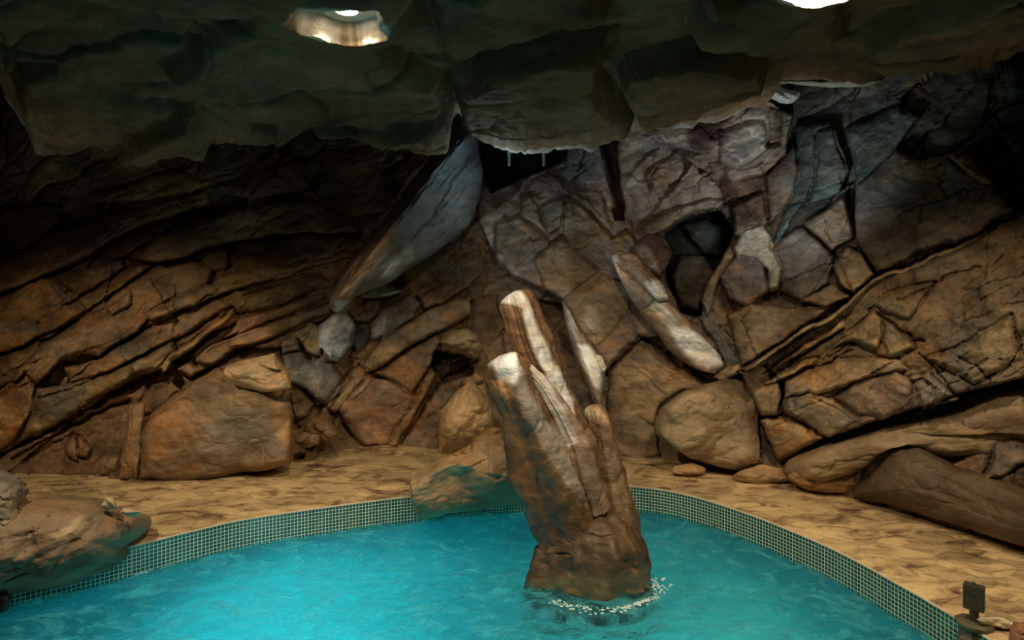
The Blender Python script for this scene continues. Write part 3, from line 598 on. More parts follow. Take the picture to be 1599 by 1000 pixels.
def build_water():
    m, t, b = nt('pool_water'); L = t.links.new; t.nodes.remove(b); out = t.nodes['Material Output']
    g = N(t, 'ShaderNodeNewGeometry')
    mp = N(t, 'ShaderNodeMapping'); L(g.outputs['Position'], mp.inputs[0]); mp.inputs['Rotation'].default_value = (0, 0, .5); mp.inputs['Scale'].default_value = (1, 1.5, 1)
    n1 = N(t, 'ShaderNodeTexNoise', Scale=7, Detail=6, Roughness=.6, Distortion=.8); L(mp.outputs[0], n1.inputs['Vector'])
    n2 = N(t, 'ShaderNodeTexNoise', Scale=45, Detail=4, Roughness=.6); L(g.outputs['Position'], n2.inputs['Vector'])
    b1 = N(t, 'ShaderNodeBump', Strength=.8, Distance=.06); L(n1.outputs['Fac'], b1.inputs['Height'])
    b2 = N(t, 'ShaderNodeBump', Strength=.25, Distance=.01); L(n2.outputs['Fac'], b2.inputs['Height']); L(b1.outputs[0], b2.inputs['Normal'])
    rf = N(t, 'ShaderNodeBsdfRefraction', IOR=1.33, Roughness=.05); rf.inputs['Color'].default_value = (.55, .93, .95, 1); L(b2.outputs[0], rf.inputs['Normal'])
    gl = N(t, 'ShaderNodeBsdfGlossy', Roughness=.06); L(b2.outputs[0], gl.inputs['Normal'])
    fr = N(t, 'ShaderNodeFresnel', IOR=1.33); L(b2.outputs[0], fr.inputs['Normal'])
    tl = N(t, 'ShaderNodeBsdfTranslucent'); tl.inputs['Color'].default_value = (.25, .85, .9, 1); L(b1.outputs[0], tl.inputs['Normal'])
    df = N(t, 'ShaderNodeBsdfDiffuse'); df.inputs['Color'].default_value = (.10, .42, .45, 1); L(b2.outputs[0], df.inputs['Normal'])
    md = N(t, 'ShaderNodeMixShader'); md.inputs[0].default_value = .35; L(tl.outputs[0], md.inputs[1]); L(df.outputs[0], md.inputs[2])
    n3 = N(t, 'ShaderNodeTexNoise', Scale=3.2, Detail=7, Roughness=.65, Distortion=1.4); L(mp.outputs[0], n3.inputs['Vector'])
    r = N(t, 'ShaderNodeMapRange'); L(n3.outputs['Fac'], r.inputs['Value']); r.inputs['From Min'].default_value = .45; r.inputs['From Max'].default_value = .66; r.inputs['To Min'].default_value = .08; r.inputs['To Max'].default_value = .85
    m1 = N(t, 'ShaderNodeMixShader'); L(r.outputs[0], m1.inputs[0]); L(rf.outputs[0], m1.inputs[1]); L(md.outputs[0], m1.inputs[2])
    m2 = N(t, 'ShaderNodeMixShader'); L(fr.outputs[0], m2.inputs[0]); L(m1.outputs[0], m2.inputs[1]); L(gl.outputs[0], m2.inputs[2]); L(m2.outputs[0], out.inputs[0])
    xs = np.arange(-4.4, 2.6, .022); ys = np.concatenate([np.arange(-1.2, 2.2, .1), np.arange(2.2, 5.75, .022)]); X, Y = np.meshgrid(xs, ys)
    c, s = math.cos(.5), math.sin(.5); u, v = X*c+Y*s, -X*s+Y*c
    rid = lambda q: 1-np.abs(q)
    z = (rid(fbm2(u*1.7, v*3.6, 500, 3))**2)*.028+(rid(fbm2(u*4.5, v*8, 505, 3))**2)*.012-.028
    r_ = np.hypot(X-.55, Y-4.35); z += .006*np.sin(r_*38)*np.exp(-((r_-.5)/.45)**2)
    ins = sdf(X, Y, [tuple(p) for p in PO[::2]]) > -.012
    V = np.stack([X, Y, z], -1).reshape(-1, 3); f = grid_faces(len(ys), len(xs)); k = ins.ravel()[f].all(1); f = f[k]
    used = np.unique(f); re = np.full(len(V), -1); re[used] = np.arange(len(used))
    o = mesh_obj('pool_water', V[used], re[f], m); tag(o, 'turquoise rippling pool water inside the curved mosaic edge', 'water', kind='stuff')
build_water()

# ------------------------------------------------------------------ boulders
def chisel(p, c, rad, n, rng, lo=.62, hi=.95, front=True):
    """cut flat facets: points beyond a random plane are pushed back onto it"""
    q = (p-c)/rad
    for i in range(n):
        d = rng.normal(size=3); d /= np.linalg.norm(d)
        if front and d[1] > 0: d[1] *= -1
        k = rng.uniform(lo, hi); s = q@d; ex = np.maximum(s-k, 0); q = q-ex[:, None]*d*.85
    return c+q*rad
def boulder(name, poly, depth, thick, label, cat='rock', seed=0, col=BR, col2=None, gx=0, gy=0, facets=8, mat=None, power=2.6, stains_lights=(), group=None, rough=.03, ridge=None, fk=1.3, grain=.012, base=None, back=.6, ny=130):
    """a closed rock: outline at its own depth, full front, shallower back"""
    rng = np.random.default_rng(seed+5)
    pl = crom(poly, 3) if len(poly) < 60 else np.array(poly)
    pl = np.array(poly, float)
    seg = np.linalg.norm(np.roll(pl, -1, 0)-pl, axis=1); L = np.concatenate([[0], np.cumsum(seg)]); n = int(max(48, min(260, L[-1]/2.6)))
    t = np.linspace(0, L[-1], n, endpoint=False); cl = np.concatenate([pl, pl[:1]])
    O = np.stack([np.interp(t, L, cl[:, 0]), np.interp(t, L, cl[:, 1])], 1)
    for _ in range(2): O = (np.roll(O, 1, 0)+2*O+np.roll(O, -1, 0))/4
    # medial axis shrink keeps long shapes long
    c0 = O.mean(0); q = O-c0; ev, E = np.linalg.eigh(q.T@q); ax = E[:, 1]; proj = q@ax; lim = np.abs(proj).max()*(1-min(1, math.sqrt(ev[0]/ev[1])*1.15)); core = c0+np.clip(proj*.9, -lim, lim)[:, None]*ax
    K = max(10, int(math.sqrt(max(ev[0], 1)/n)*2/2.6)+12); rows = []
    def dep(xy): return depth+gx*(xy[:, 0]-c0[0])/100+gy*(xy[:, 1]-c0[1])/100
    for side in (1, -1):
        ks = np.linspace(0, 1, K) if side == 1 else np.linspace(0, 1, 8)[1:]
        for k in ks:
            s = 1-k if side == 1 else 1-k
            xy = core+(O-core)*s; bul = (1-s**power)**(1/1.9)
            Yd = dep(xy)-(thick*bul if side == 1 else -thick*back*bul)
            if ridge is not None and side == 1:
                dd = line_dist(xy[:, 0], xy[:, 1], ridge[0]); Yd = Yd-ridge[1]*np.clip(1-dd/ridge[2], 0, 1)*min(1, k*3)
            rows.append(np.stack([(xy[:, 0]-CX)/F*Yd, Yd, EYE-(xy[:, 1]-HY)/F*Yd], 1))
    nf = K
    R = np.array(rows); front = R[:K]; bk = R[K:]
    allr = np.concatenate([front[::-1], bk]); V = allr.reshape(-1, 3); nr = len(allr)
    c = V.mean(0); ext = (V.max(0)-V.min(0))/2
    V = chisel(V, c, np.maximum(ext, .05), facets, rng)
    P0 = V.copy(); nv = V-c; nv /= np.linalg.norm(nv/ext, axis=1)[:, None]*np.linalg.norm(ext)+1e-6
    sc = 1/max(ext.max(), .15)
    dn = fbm3(P0, 1.8*sc+1, seed, 4, .5)*rough*2+(1-np.abs(fbm3(P0, 4+1.5*sc, seed+9, 4, .55)))*rough*.9
    dn = dn-np.maximum(0, .06-np.abs(fbm3(P0, 2.2*sc, seed+19, 3)))*rough*9
    V = P0+np.stack([nv[:, 0]*0, -np.ones(len(V))*.75, nv[:, 2]*0+.25], 1)*dn[:, None]
    axw = math.atan2(-(ax[1]), ax[0]); ua, va = P0[:, 0]*math.cos(axw)+P0[:, 2]*math.sin(axw), -P0[:, 0]*math.sin(axw)+P0[:, 2]*math.cos(axw)
    e1, e2 = math.sqrt(ev[1]/n)*depth/F, math.sqrt(ev[0]/n)*depth/F
    wob = fbm3(P0, 5, seed+70, 3)*.03
    fc = facet2(ua+wob, va-wob, seed+80, 0, max(e1*1.0, .05), max(e2*1.0, .04))*min(.5*e2, .09)*fk+facet2(ua-wob, va+wob, seed+81, .2, max(e1*.4, .04), max(e2*.4, .03))*min(.16*e2, .025)*fk
    gr = fbm2(ua*2.5, va*16, seed+82, 4)*grain
    V[:, 1] -= fc+gr
    V += np.stack([fbm3(P0, 6, seed+30, 3), fbm3(P0, 6, seed+31, 3), fbm3(P0, 6, seed+32, 3)], 1)*rough*.35
    col = np.array(col, float); cv = np.tile(col, (len(V), 1))
    if col2 is not None:
        m = np.clip(fbm3(P0, 2.2, seed+40, 4)*1.8+.4, 0, 1)[:, None]; cv = cv*(1-m)+np.array(col2)*m
    pxy = np.stack([P0[:, 0]/P0[:, 1]*F+CX, HY-(P0[:, 2]-EYE)/P0[:, 1]*F], 1)
    for sp, sc_, soft, k in stains_lights:
        w = fbm3(P0, 7, seed+60, 4)*soft; m = ss(-soft, soft, sdf(pxy[:, 0]+w, pxy[:, 1]+w, sp))*k; cv = cv*(1-m[:, None])+np.array(sc_)*m[:, None]
    cv *= (1+.35*fbm3(P0, 3, seed+50, 5, .6))[:, None]
    if base is None: base = (float(c[0]), float(c[1]), float(V[:, 2].min()))
    f = grid_faces(nr, n, wrap=True)
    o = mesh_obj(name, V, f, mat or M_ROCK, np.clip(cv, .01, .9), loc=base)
    return tag(o, label, cat, group)
def floor_y(py): return 1840/(py-430)

boulder('rock_slab', [(218,750),(222,690),(230,627),(290,602),(345,572),(385,590),(430,616),(456,628),(459,722),(400,740),(300,750)], 5.92, .22, 'large flat-faced brown rock slab standing on the deck at left under the wall', 'rock', 1, (.25,.145,.068), (.22,.155,.09), facets=3, power=12,
        stains_lights=[([(300,700),(340,660),(420,640),(440,690),(330,740)], (.24,.2,.15), 14, .6), ([(235,640),(300,615),(300,680),(240,720)], (.40,.20,.07), 16, .6), ([(425,630),(455,640),(455,700),(430,680)], (.5,.27,.1), 8, .7)])
boulder('rock_slab', [(188,748),(190,712),(200,642),(205,632),(228,626),(229,640),(222,690),(217,750)], 5.80, .12, 'narrow upright rock slab leaning on the left edge of the large slab', 'rock', 2, (.32,.2,.1), (.26,.16,.08), facets=3, power=6, rough=.012)
boulder('rock', [(345,582),(352,572),(392,560),(430,551),(442,570),(455,598),(455,610),(432,622),(400,610),(362,601)], 5.72, .22, 'rounded light brown boulder resting on top of the large left slab', 'rock', 3, (.44,.29,.15), facets=7, rough=.02)
boulder('rock', [(474,668),(490,650),(518,658),(531,680),(512,692),(486,690)], 6.35, .14, 'small brown stone in the gap right of the large slab', 'rock', 4, (.28,.17,.08), facets=8, rough=.015)
boulder('rock', [(460,688),(474,673),(500,679),(499,694),(478,700),(462,698)], 6.2, .10, 'smallest stone on the deck beside the large left slab', 'rock', 5, (.28,.18,.09), facets=8, rough=.012)
boulder('rock', [(152,744),(158,716),(176,706),(190,706),(192,745)], 5.95, .12, 'small rounded rock at the foot of the narrow upright slab', 'rock', 6, (.25,.17,.09), facets=6, rough=.015)
boulder('rock', [(682,535),(705,518),(730,512),(746,522),(757,545),(744,561),(720,553),(692,546)], 6.55, .25, 'angular wedge-shaped rock jutting over a dark hollow left of the fountain', 'rock', 7, (.3,.21,.12), facets=9, rough=.01, fk=2)
boulder('rock', [(686,704),(688,640),(716,606),(742,588),(768,618),(772,672),(748,700),(705,712)], 6.1, .25, 'tan boulder standing on the deck behind the twin rock fountain', 'rock', 8, (.42,.27,.13), (.32,.2,.1), facets=9, rough=.03, fk=2)
boulder('rock', [(1020,660),(1030,632),(1060,611),(1100,599),(1160,584),(1182,622),(1197,684),(1198,728),(1140,732),(1060,726),(1030,704)], 6.05, .34, 'big rounded brown boulder on the deck right of the fountain', 'rock', 9, (.31,.215,.12), (.22,.155,.09), facets=12, power=5, rough=.035, fk=2)
boulder('rock', [(1046,737),(1052,728),(1080,722),(1102,731),(1100,740),(1070,744)], 5.88, .08, 'low flat stone on the deck before the big right boulder', 'rock', 10, (.44,.28,.13), facets=5, rough=.01)
boulder('rock', [(1140,752),(1150,735),(1190,725),(1222,730),(1235,750),(1200,758)], 5.72, .12, 'low spreading rock foot on the deck between boulder and right slab', 'rock', 31, (.38,.24,.12), facets=5, rough=.015)
boulder('rock_slab', [(1220,738),(1226,718),(1290,690),(1360,665),(1450,640),(1530,611),(1640,585),(1660,700),(1560,735),(1480,725),(1400,690),(1380,695),(1350,735),(1280,760),(1240,758)], 5.12, .36, 'long light brown slab rising right above the right deck', 'rock', 11, (.31,.215,.12), (.25,.17,.1), fk=1.6, facets=4, gx=-.25, gy=0, power=4, rough=.035,
        stains_lights=[([(1440,640),(1600,620),(1600,680),(1480,660)], (.2,.13,.07), 14, .6)])
boulder('rock', [(1226,748),(1240,730),(1320,722),(1350,728),(1352,752),(1320,778),(1260,768)], 5.50, .22, 'ochre rock tucked under the left end of the long right slab', 'rock', 12, (.33,.19,.08), facets=7, rough=.02)
boulder('rock', [(1328,776),(1345,745),(1394,698),(1425,694),(1490,728),(1600,752),(1680,775),(1680,890),(1560,856),(1440,815)], 4.62, .26, 'dark rock under the long slab at the right deck edge', 'rock', 13, (.10,.065,.038), (.14,.09,.05), facets=6, gx=-.33, rough=.03, fk=1.6)  # dark colour stands for the shaded hollow beneath the slab
boulder('rock_buttress', [(515,480),(517,466),(530,440),(560,395),(620,318),(680,240),(704,198),(722,170),(744,180),(749,240),(756,270),(752,295),(742,335),(733,355),(690,387),(645,418),(608,444),(575,456),(558,462),(541,484),(527,489)], 6.35, .40, 'long grey diagonal rock buttress leaning up to the ceiling left of centre', 'rock', 14, (.16,.155,.14), (.12,.13,.13), gx=.1, gy=-.12, facets=5, power=2.4, rough=.03, grain=.06, fk=1.6, ridge=([(530,470),(600,375),(712,225)], .20, 30),
        stains_lights=[([(515,480),(560,400),(600,350),(620,360),(570,440),(540,485)], (.26,.16,.085), 14, .85), ([(525,475),(545,470),(540,490),(525,490)], (.5,.56,.53), 6, .8), ([(600,420),(640,380),(650,400),(610,440)], (.5,.52,.5), 8, .6), ([(690,220),(745,190),(755,290),(700,320)], (.15,.20,.23), 20, .7)])  # blue-grey patch at the upper end paints in cool light
boulder('rock', [(984,402),(990,380),(1010,365),(1036,370),(1051,400),(1049,430),(1036,441),(1020,431),(1000,415)], 6.45, .22, 'dark red and pale stone wedged at the left side of the cavity', 'rock', 15, (.16,.09,.08), (.2,.12,.1), facets=8, rough=.02,
        stains_lights=[([(985,385),(1005,380),(1025,410),(1030,430),(1005,418)], (.5,.46,.4), 6, .8)])
boulder('rock', [(952,398),(968,392),(985,400),(1010,430),(1030,455),(1050,478),(1080,510),(1110,540),(1137,570),(1118,588),(1085,577),(1042,547),(1012,505),(985,470),(962,430)], 6.15, .22, 'slanting log-like rock with white mineral crust and painted highlights below the cavity', 'rock', 16, (.34,.24,.16), (.28,.2,.14), facets=5, power=2.3, rough=.03, mat=M_WET,
        stains_lights=[([(1045,515),(1080,515),(1115,545),(1130,572),(1105,575),(1080,560),(1055,535)], (.92,.91,.9), 6, 1.), ([(1010,470),(1030,465),(1060,500),(1050,515)], (.62,.6,.56), 8, .8), ([(950,400),(960,398),(965,425),(957,425)], (.6,.56,.5), 5, .7)])  # white patches: partly crust, partly highlights put into the colour
boulder('rock', [(964,402),(978,393),(995,400),(1015,424),(1034,445),(1045,468),(1030,473),(1010,460),(985,432)], 5.98, .14, 'short slanting stone with a bright white tip above the crusted log rock', 'rock', 17, (.26,.17,.11), facets=5, rough=.015, mat=M_WET,
        stains_lights=[([(1008,443),(1028,438),(1044,466),(1020,470)], (.9,.9,.88), 5, .95)])  # white tip includes a painted highlight
boulder('rock_shard', [(876,468),(890,480),(912,520),(935,555),(946,577),(941,615),(953,668),(948,684),(930,640),(912,590),(898,560),(884,510)], 6.1, .16, 'thin pointed rock shard with a white streak behind the fountain', 'rock', 18, (.24,.17,.13), facets=5, power=2, rough=.012, mat=M_WET,
        stains_lights=[([(903,540),(918,538),(940,568),(938,610),(925,600),(912,572)], (.88,.87,.84), 5, .95)])
boulder('rock_shard', [(928,552),(940,556),(950,580),(946,586),(934,576)], 6.0, .06, 'small white pointed chip right of the streaked shard', 'rock', 19, (.75,.7,.62), facets=5, rough=.006)
boulder('rock_shelf', [(1210,128),(1230,124),(1330,124),(1376,118),(1384,124),(1350,139),(1300,140),(1250,134)], 5.35, .2, 'thin pale shelf of rock under the ceiling at upper right', 'rock', 20, (.30,.32,.25), facets=3, rough=.02)
boulder('rock', [(1195,150),(1210,125),(1222,140),(1256,148),(1240,162),(1215,162)], 5.6, .12, 'pale green-grey jagged chip hanging under the ceiling lip', 'rock', 21, (.42,.47,.42), facets=8, rough=.015)
boulder('rock', [(1056,172),(1080,166),(1120,172),(1124,190),(1095,190),(1060,186)], 5.6, .1, 'flat tan chip of rock on top of the hanging boulder', 'rock', 22, (.34,.28,.2), facets=5, rough=.012)
# fallen log-like rock over the pool edge
boulder('fallen_rock', [(596,775),(640,745),(690,712),(706,708),(740,690),(772,668),(790,660),(840,700),(860,790),(800,790),(756,797),(700,802),(640,812),(612,820),(600,812),(595,795)], 5.15, .36, 'wedge-shaped tan rock lying across the mosaic pool edge left of fountain', 'rock', 23, (.38,.25,.125), (.3,.19,.095), facets=8, gx=-.05, power=3, rough=.03, fk=1.1, ridge=([(605,770),(650,745),(700,714),(745,735),(800,745)], .12, 34),
        stains_lights=[([(600,790),(700,760),(800,750),(840,800),(600,822)], (.22,.14,.07), 16, .75), ([(610,770),(690,718),(710,715),(740,735),(640,760)], (.52,.36,.2), 10, .6)])  # pale ridge patch paints the light falling on its top
boulder('fallen_rock', [(706,706),(738,690),(770,668),(785,672),(800,710),(822,770),(820,792),(790,775),(745,728)], 5.05, .16, 'smaller orange-brown rock wedged between the fallen rock and the fountain', 'rock', 33, (.36,.21,.09), (.28,.16,.07), facets=6, rough=.025, fk=2)
# front left rock
boulder('rock', [(-60,790),(-30,765),(20,775),(60,778),(110,775),(165,775),(205,790),(240,800),(243,815),(228,835),(206,850),(205,868),(190,885),(120,905),(60,918),(18,926),(-60,960)], 4.30, .45, 'broad low brown rock overhanging the mosaic at the lower left corner', 'rock', 24, (.22,.15,.09), (.17,.11,.06), facets=7, gx=.15, gy=-.12, power=3, rough=.045, fk=1.8,
        stains_lights=[([(0,870),(120,850),(205,850),(190,885),(60,915),(0,925)], (.2,.14,.08), 14, .7), ([(100,830),(140,800),(150,810),(120,835)], (.55,.4,.22), 8, .7)])
boulder('rock', [(-60,735),(0,738),(30,745),(32,755),(46,762),(50,790),(66,815),(60,830),(20,838),(-60,850)], 4.15, .3, 'knobbly layered rock stacked on the low rock at the left edge', 'rock', 25, (.22,.165,.11), (.15,.125,.1), facets=8, rough=.07, fk=2)
boulder('pebble', [(158,790),(165,776),(178,778),(183,795),(170,797)], 4.12, .05, 'upright pale pebble set in the top of the low left rock', 'pebble', 26, (.5,.38,.24), facets=5, rough=.006)
boulder('pebble', [(186,800),(195,793),(222,800),(214,808),(198,806)], 4.10, .05, 'flat pale pebble right of the upright one on the low left rock', 'pebble', 27, (.46,.36,.24), facets=5, rough=.006)
boulder('rock', [(-60,925),(10,922),(18,930),(18,950),(5,958),(-60,975)], 3.88, .10, 'small black block standing in for the dark gap under the overhang at the left picture edge', 'rock', 35, (.02,.02,.02), facets=3, rough=.006, power=6)  # black block added to stand for the dark gap at the corner
# right corner bits
boulder('rock', [(1572,1012),(1575,985),(1588,970),(1640,960),(1650,1030)], 3.15, .12, 'reddish rounded rock cut by the right lower corner', 'rock', 28, (.3,.14,.07), facets=6, rough=.012)
boulder('stone_slab', [(1522,967),(1528,962),(1562,962),(1584,974),(1582,980),(1566,984),(1556,978),(1530,977)], 3.36, .05, 'thin cream flagstone beside the post fixture on the deck', 'stone', 29, (.62,.54,.33), facets=3, rough=.005, power=6)

# ------------------------------------------------------------------ fountain rock
def loft(name, spine, radii, seed, parent, loc, col, stains_lights, aspect=.8, squareness=3.2, rough=.03, tip=1.0, label=None, twist=0., flutes=.024):
    """tapering prismatic rock column along a spine of world points"""
    rng = np.random.default_rng(seed); sp = np.array(spine, float); n = 150; m = 110
    L = np.concatenate([[0], np.cumsum(np.linalg.norm(np.diff(sp, axis=0), axis=1))]); t = np.linspace(0, L[-1], n)
    C = np.stack([np.interp(t, L, sp[:, k]) for k in range(3)], 1)
    for _ in range(12): C[1:-1] = (C[:-2]+2*C[1:-1]+C[2:])/4
    R = np.interp(t, L, radii)
    for _ in range(8): R[1:-1] = (R[:-2]+2*R[1:-1]+R[2:])/4
    # rounded tip
    e = (L[-1]-t)/(np.interp(L[-1], L, radii)*tip); R = R*np.sqrt(np.clip(1-(1-np.clip(e, 0, 1))**2.6, 0.0004, 1))
    T = np.gradient(C, axis=0); T /= np.linalg.norm(T, axis=1)[:, None]
    A = np.cross(T, np.array([0, 1., 0])); A /= np.linalg.norm(A, axis=1)[:, None]; B = np.cross(T, A)
    th = np.linspace(0, 2*math.pi, m, endpoint=False)
    an = th[None]+twist*t[:, None]/L[-1]
    rr = (np.abs(np.cos(an+.5))**squareness+np.abs(np.sin(an+.5))**squareness)**(-1/squareness)
    V = C[:, None]+R[:, None, None]*rr[..., None]*(np.cos(th)[None, :, None]*A[:, None]+aspect*np.sin(th)[None, :, None]*B[:, None])
    # long flutes down the column
    fl = fbm2(np.cos(th)[None]*2.2+t[:, None]*.5+seed, np.sin(th)[None]*2.2+t[:, None]*.3, seed, 4)
    fl2 = -np.maximum(0, .12-np.abs(fbm2(np.cos(th)[None]*1.6+t[:, None]*.35+seed*3, np.sin(th)[None]*1.6, seed+4, 3)))*5
    out = (V-C[:, None]); ln = np.linalg.norm(out, axis=-1, keepdims=True)+1e-6; out = out/ln
    V = (V+out*((fl*1.2+fl2*.6)*flutes*np.minimum(1, R[:, None]/.1))[..., None]).reshape(-1, 3); P0 = V.copy(); oo = out.reshape(-1, 3)
    dn = fbm3(P0, 3.2, seed+2, 4)*rough*1.6-np.maximum(0, .07-np.abs(fbm3(P0*np.array([1, 1, .55]), 4, seed+5, 3)))*rough*7+fbm3(P0, 16, seed+6, 3)*rough*.3
    dn = dn+facet2(P0[:, 0]*.9+P0[:, 2]*.35, P0[:, 2]*.9-P0[:, 0]*.35, seed+7, 0, .13, .34)*.035+facet2(P0[:, 0]*.9+P0[:, 2]*.35, P0[:, 2]*.9-P0[:, 0]*.35, seed+8, 0, .05, .12)*.010
    V = V+oo*(dn*np.minimum(1, np.repeat(R, m)/.08))[:, None]
    cv = np.tile(np.array(col, float), (len(V), 1))
    pxy = np.stack([P0[:, 0]/P0[:, 1]*F+CX, HY-(P0[:, 2]-EYE)/P0[:, 1]*F], 1)
    for s_, c_, soft, k in stains_lights:
        w = fbm3(P0, 9, seed+60, 4)*soft; q = ss(-soft, soft, sdf(pxy[:, 0]+w, pxy[:, 1]-w, s_))*k; cv = cv*(1-q[:, None])+np.array(c_)*q[:, None]
    cv *= (1+.35*fbm3(P0, 5, seed+50, 5, .6))[:, None]
    o = mesh_obj(name, V-np.array(loc), grid_faces(n, m, wrap=True), M_WET, np.clip(cv, .008, .9), parent=parent)
    if label: o['label'] = label
    return o
FL = (.55, 4.35, 0.0)
fr = empty('rock_fountain', FL, 'tall cluster of leaning split rock columns rising from the pool', 'rock fountain')
fr['label'] = 'tall cluster of leaning wet rock columns rising out of the pool water'
def sp(pts): return [tuple(P(a, b, y)) for a, b, y in pts]
W1, W2 = (.66, .66, .64), (.42, .40, .36)
BW = (.105, .058, .024)
loft('column', sp([(905,900,4.30),(890,830,4.32),(862,760,4.34),(838,700,4.36),(818,640,4.36),(796,590,4.36),(780,556,4.36)]), [.20,.215,.205,.185,.165,.145,.115], 71, fr, FL, BW,
     [([(796,560),(812,575),(840,630),(885,700),(925,780),(905,780),(860,720),(825,660),(803,610),(790,585)], (.25,.22,.18), 4, .85), ([(764,556),(800,552),(812,575),(800,600),(785,590)], (.8,.82,.84), 7, .85), ([(740,575),(775,578),(800,625),(795,650),(830,720),(840,800),(800,760),(755,640)], (.16,.08,.03), 6, .8), ([(765,590),(795,590),(803,620),(785,628)], (.42,.2,.07), 5, .7)],  # near-white top patch paints the light from above
     aspect=.75, rough=.03, label='front left column with a pale ridge and painted bright top')
loft('column', sp([(940,860,4.42),(928,800,4.46),(908,720,4.48),(882,650,4.50),(856,590,4.50),(836,545,4.52),(822,500,4.54),(803,455,4.56)]), [.19,.165,.135,.115,.11,.115,.115,.105], 72, fr, FL, BW,
     [([(785,452),(812,456),(826,475),(842,520),(870,580),(895,620),(905,680),(893,690),(868,620),(838,560),(822,510),(815,480),(785,472)], (.55,.55,.53), 3, .9), ([(770,478),(812,482),(822,530),(815,570),(778,560)], (.17,.09,.04), 4, .85)],  # pale top paints in light from above, along with the ridge tone
     aspect=.8, rough=.025, label='taller rear column with a pale squared top')
loft('column', sp([(962,880,4.42),(960,800,4.50),(950,740,4.55),(938,680,4.58),(924,632,4.6)]), [.19,.165,.13,.115,.095], 73, fr, FL, (.135,.082,.038),
     [([(905,632),(940,636),(950,660),(915,650)], (.45,.33,.2), 6, .6)], aspect=.8, rough=.025, label='short right column, brown and unstained')
loft('column', sp([(935,800,4.30),(905,700,4.33),(875,640,4.35),(848,600,4.36),(822,572,4.38)]), [.07,.06,.05,.04,.03], 74, fr, FL, (.22,.15,.1),
     [([(820,560),(840,570),(880,640),(900,690),(890,700),(850,630)], (.62,.6,.56), 5, .6)], aspect=.9, rough=.02, label='thin jagged rib between the two tall columns')
loft('base', sp([(922,1010,4.25),(921,940,4.34),(920,900,4.36),(922,850,4.38),(918,790,4.42)]), [.335,.365,.375,.345,.20], 75, fr, FL, (.085,.05,.022),
     [([(830,905),(1010,890),(1010,960),(830,960)], (.17,.16,.08), 10, .6)], aspect=.85, rough=.045, label='bulging dark brown foot at the waterline', flutes=.05)

# foam at the foot of the fountain
def foam():
    rng = np.random.default_rng(3); V, Fc = [], []
    for i in range(620):
        a = rng.uniform(-2.9, .1); r = .385+abs(rng.normal(0, .045)); k = math.exp(-((a+1.1)/.8)**2)
        if rng.uniform() > .12+.8*k: continue
        x, y = .545+math.cos(a)*r*1.02, 4.30+math.sin(a)*r*.90; s = rng.uniform(.002, .009); b = len(V)
        for u in range(3):
            for v in range(6):
                ph = (u+.2)/2.4*math.pi/2; V.append((x+s*math.cos(v*math.pi/3)*math.cos(ph)*1.5, y+s*math.sin(v*math.pi/3)*math.cos(ph)*1.5, s*.5*math.sin(ph)-.004))
        for u in range(2):
            for v in range(6): Fc.append((b+u*6+v, b+u*6+(v+1) % 6, b+u*6+6+(v+1) % 6, b+u*6+6+v))
        Fc.append(tuple(b+12+v for v in range(6)))
    tag(mesh_obj('water_foam', V, Fc, plain('foam', (.5, .62, .62), .4)), 'white foam around the foot of the rock fountain', 'foam', kind='stuff')
foam()

# ------------------------------------------------------------------ downlight, spouts, post fixture
def bm_obj(name, fn, mat, parent, bevel=0):
    bm = bmesh.new(); fn(bm); me = bpy.data.meshes.new(name)
    if bevel: bmesh.ops.bevel(bm, geom=list(bm.edges), offset=bevel, segments=2, affect='EDGES')
    bm.to_mesh(me); bm.free(); me.materials.append(mat); o = bpy.data.objects.new(name, me); COL.objects.link(o); o.parent = parent; return o
def lathe(bm, prof, n=32, c=(0, 0, 0)):
    rings = [[bm.verts.new((c[0]+r*math.cos(2*math.pi*k/n), c[1]+r*math.sin(2*math.pi*k/n), c[2]+z)) for k in range(n)] for r, z in prof]
    for a, b in zip(rings[:-1], rings[1:]):
        for k in range(n): bm.faces.new((a[k], a[(k+1) % n], b[(k+1) % n], b[k]))
    bm.faces.new(rings[0][::-1]); bm.faces.new(rings[-1])
def box(bm, x0, x1, y0, y1, z0, z1, rot=0):
    c, s = math.cos(rot), math.sin(rot); v = []
    for z in (z0, z1):
        for x, y in ((x0, y0), (x1, y0), (x1, y1), (x0, y1)): v.append(bm.verts.new((x*c-y*s, x*s+y*c, z)))
    for f in ((3, 2, 1, 0), (4, 5, 6, 7), (0, 1, 5, 4), (1, 2, 6, 5), (2, 3, 7, 6), (3, 0, 4, 7)): bm.faces.new([v[i] for i in f])
M_LENS = plain('lamp_lens', (1, .9, .7), .3, emit=40, ecol=(1, .82, .55)); M_TRIM = plain('lamp_trim', (.7, .68, .62), .35, .6)
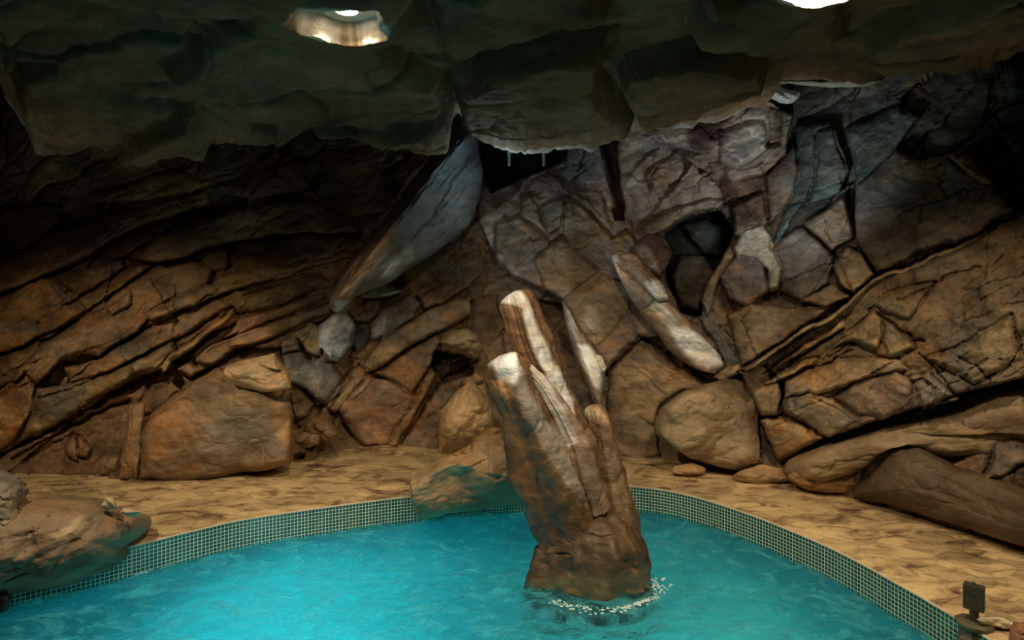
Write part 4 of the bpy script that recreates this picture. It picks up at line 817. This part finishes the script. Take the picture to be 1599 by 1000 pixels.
for loc, lab in (((-.86, 3.33, 3.425), 'lit round downlight recessed in the broken ceiling pocket at upper left'), ((1.36, 2.80, 3.425), 'lit downlight in the right ceiling pocket cut by the upper frame')):
    d = empty('downlight', loc, lab, 'light')
    bm_obj('trim_ring', lambda bm: lathe(bm, [(.055, .02), (.075, .02), (.078, -.004), (.058, -.012), (.053, .0)]), M_TRIM, d)
    bm_obj('lens', lambda bm: lathe(bm, [(.052, .01), (.052, -.006), (.03, -.014), (.005, -.017)]), M_LENS, d)
M_SP = plain('pale_metal', (.35, .4, .42), .35, .7)
for px in (795, 849):
    q = P(px, 218, 6.0); d = empty('water_spout', tuple(q), 'small pale spout in the dark recess, %s of the pair' % ('left' if px < 800 else 'right'), 'spout', 'water spouts in the recess')
    bm_obj('nozzle', lambda bm: lathe(bm, [(.02, .10), (.022, 0), (.014, -.03), (.024, -.06), (.026, -.10), (.016, -.15), (.014, -.24), (.008, -.25)], 16), M_SP, d)
    def arm(bm):
        prev = None
        for k in range(9):
            a = k/8; c = Vector((-.02-.11*a, 0, -.10+.05*math.sin(a*1.6)-.02*a)); ring = [bm.verts.new(c+Vector((0, .010*math.cos(j*math.pi/4), .010*math.sin(j*math.pi/4)))) for j in range(8)]
            if prev:
                for j in range(8): bm.faces.new((prev[j], prev[(j+1) % 8], ring[(j+1) % 8], ring[j]))
            prev = ring
    bm_obj('arm', arm, M_SP, d)
q = P(1521, 975, 3.36)
fx = empty('pool_post', (q[0], q[1], .2), 'short dark olive post with a square box head at the lower right pool edge', 'post')
M_OL = plain('olive_metal', (.055, .05, .03), .5, .2, noise=.15); M_OL2 = plain('olive_collar', (.11, .095, .05), .5, .2, noise=.15)
bm_obj('base', lambda bm: lathe(bm, [(.075, -.17), (.075, -.06), (.060, -.04), (.055, -.01), (.085, .0), (.088, .02), (.07, .028)], 8), M_OL2, fx, .002)
bm_obj('stem', lambda bm: lathe(bm, [(.021, .02), (.021, .10)], 20), M_OL, fx)
bm_obj('box_head', lambda bm: box(bm, -.045, .045, -.028, .028, .088, .215, -.75), M_OL, fx, .003)
bm_obj('cap_screw', lambda bm: lathe(bm, [(.007, .214), (.007, .226), (.004, .23)], 12), M_OL, fx)
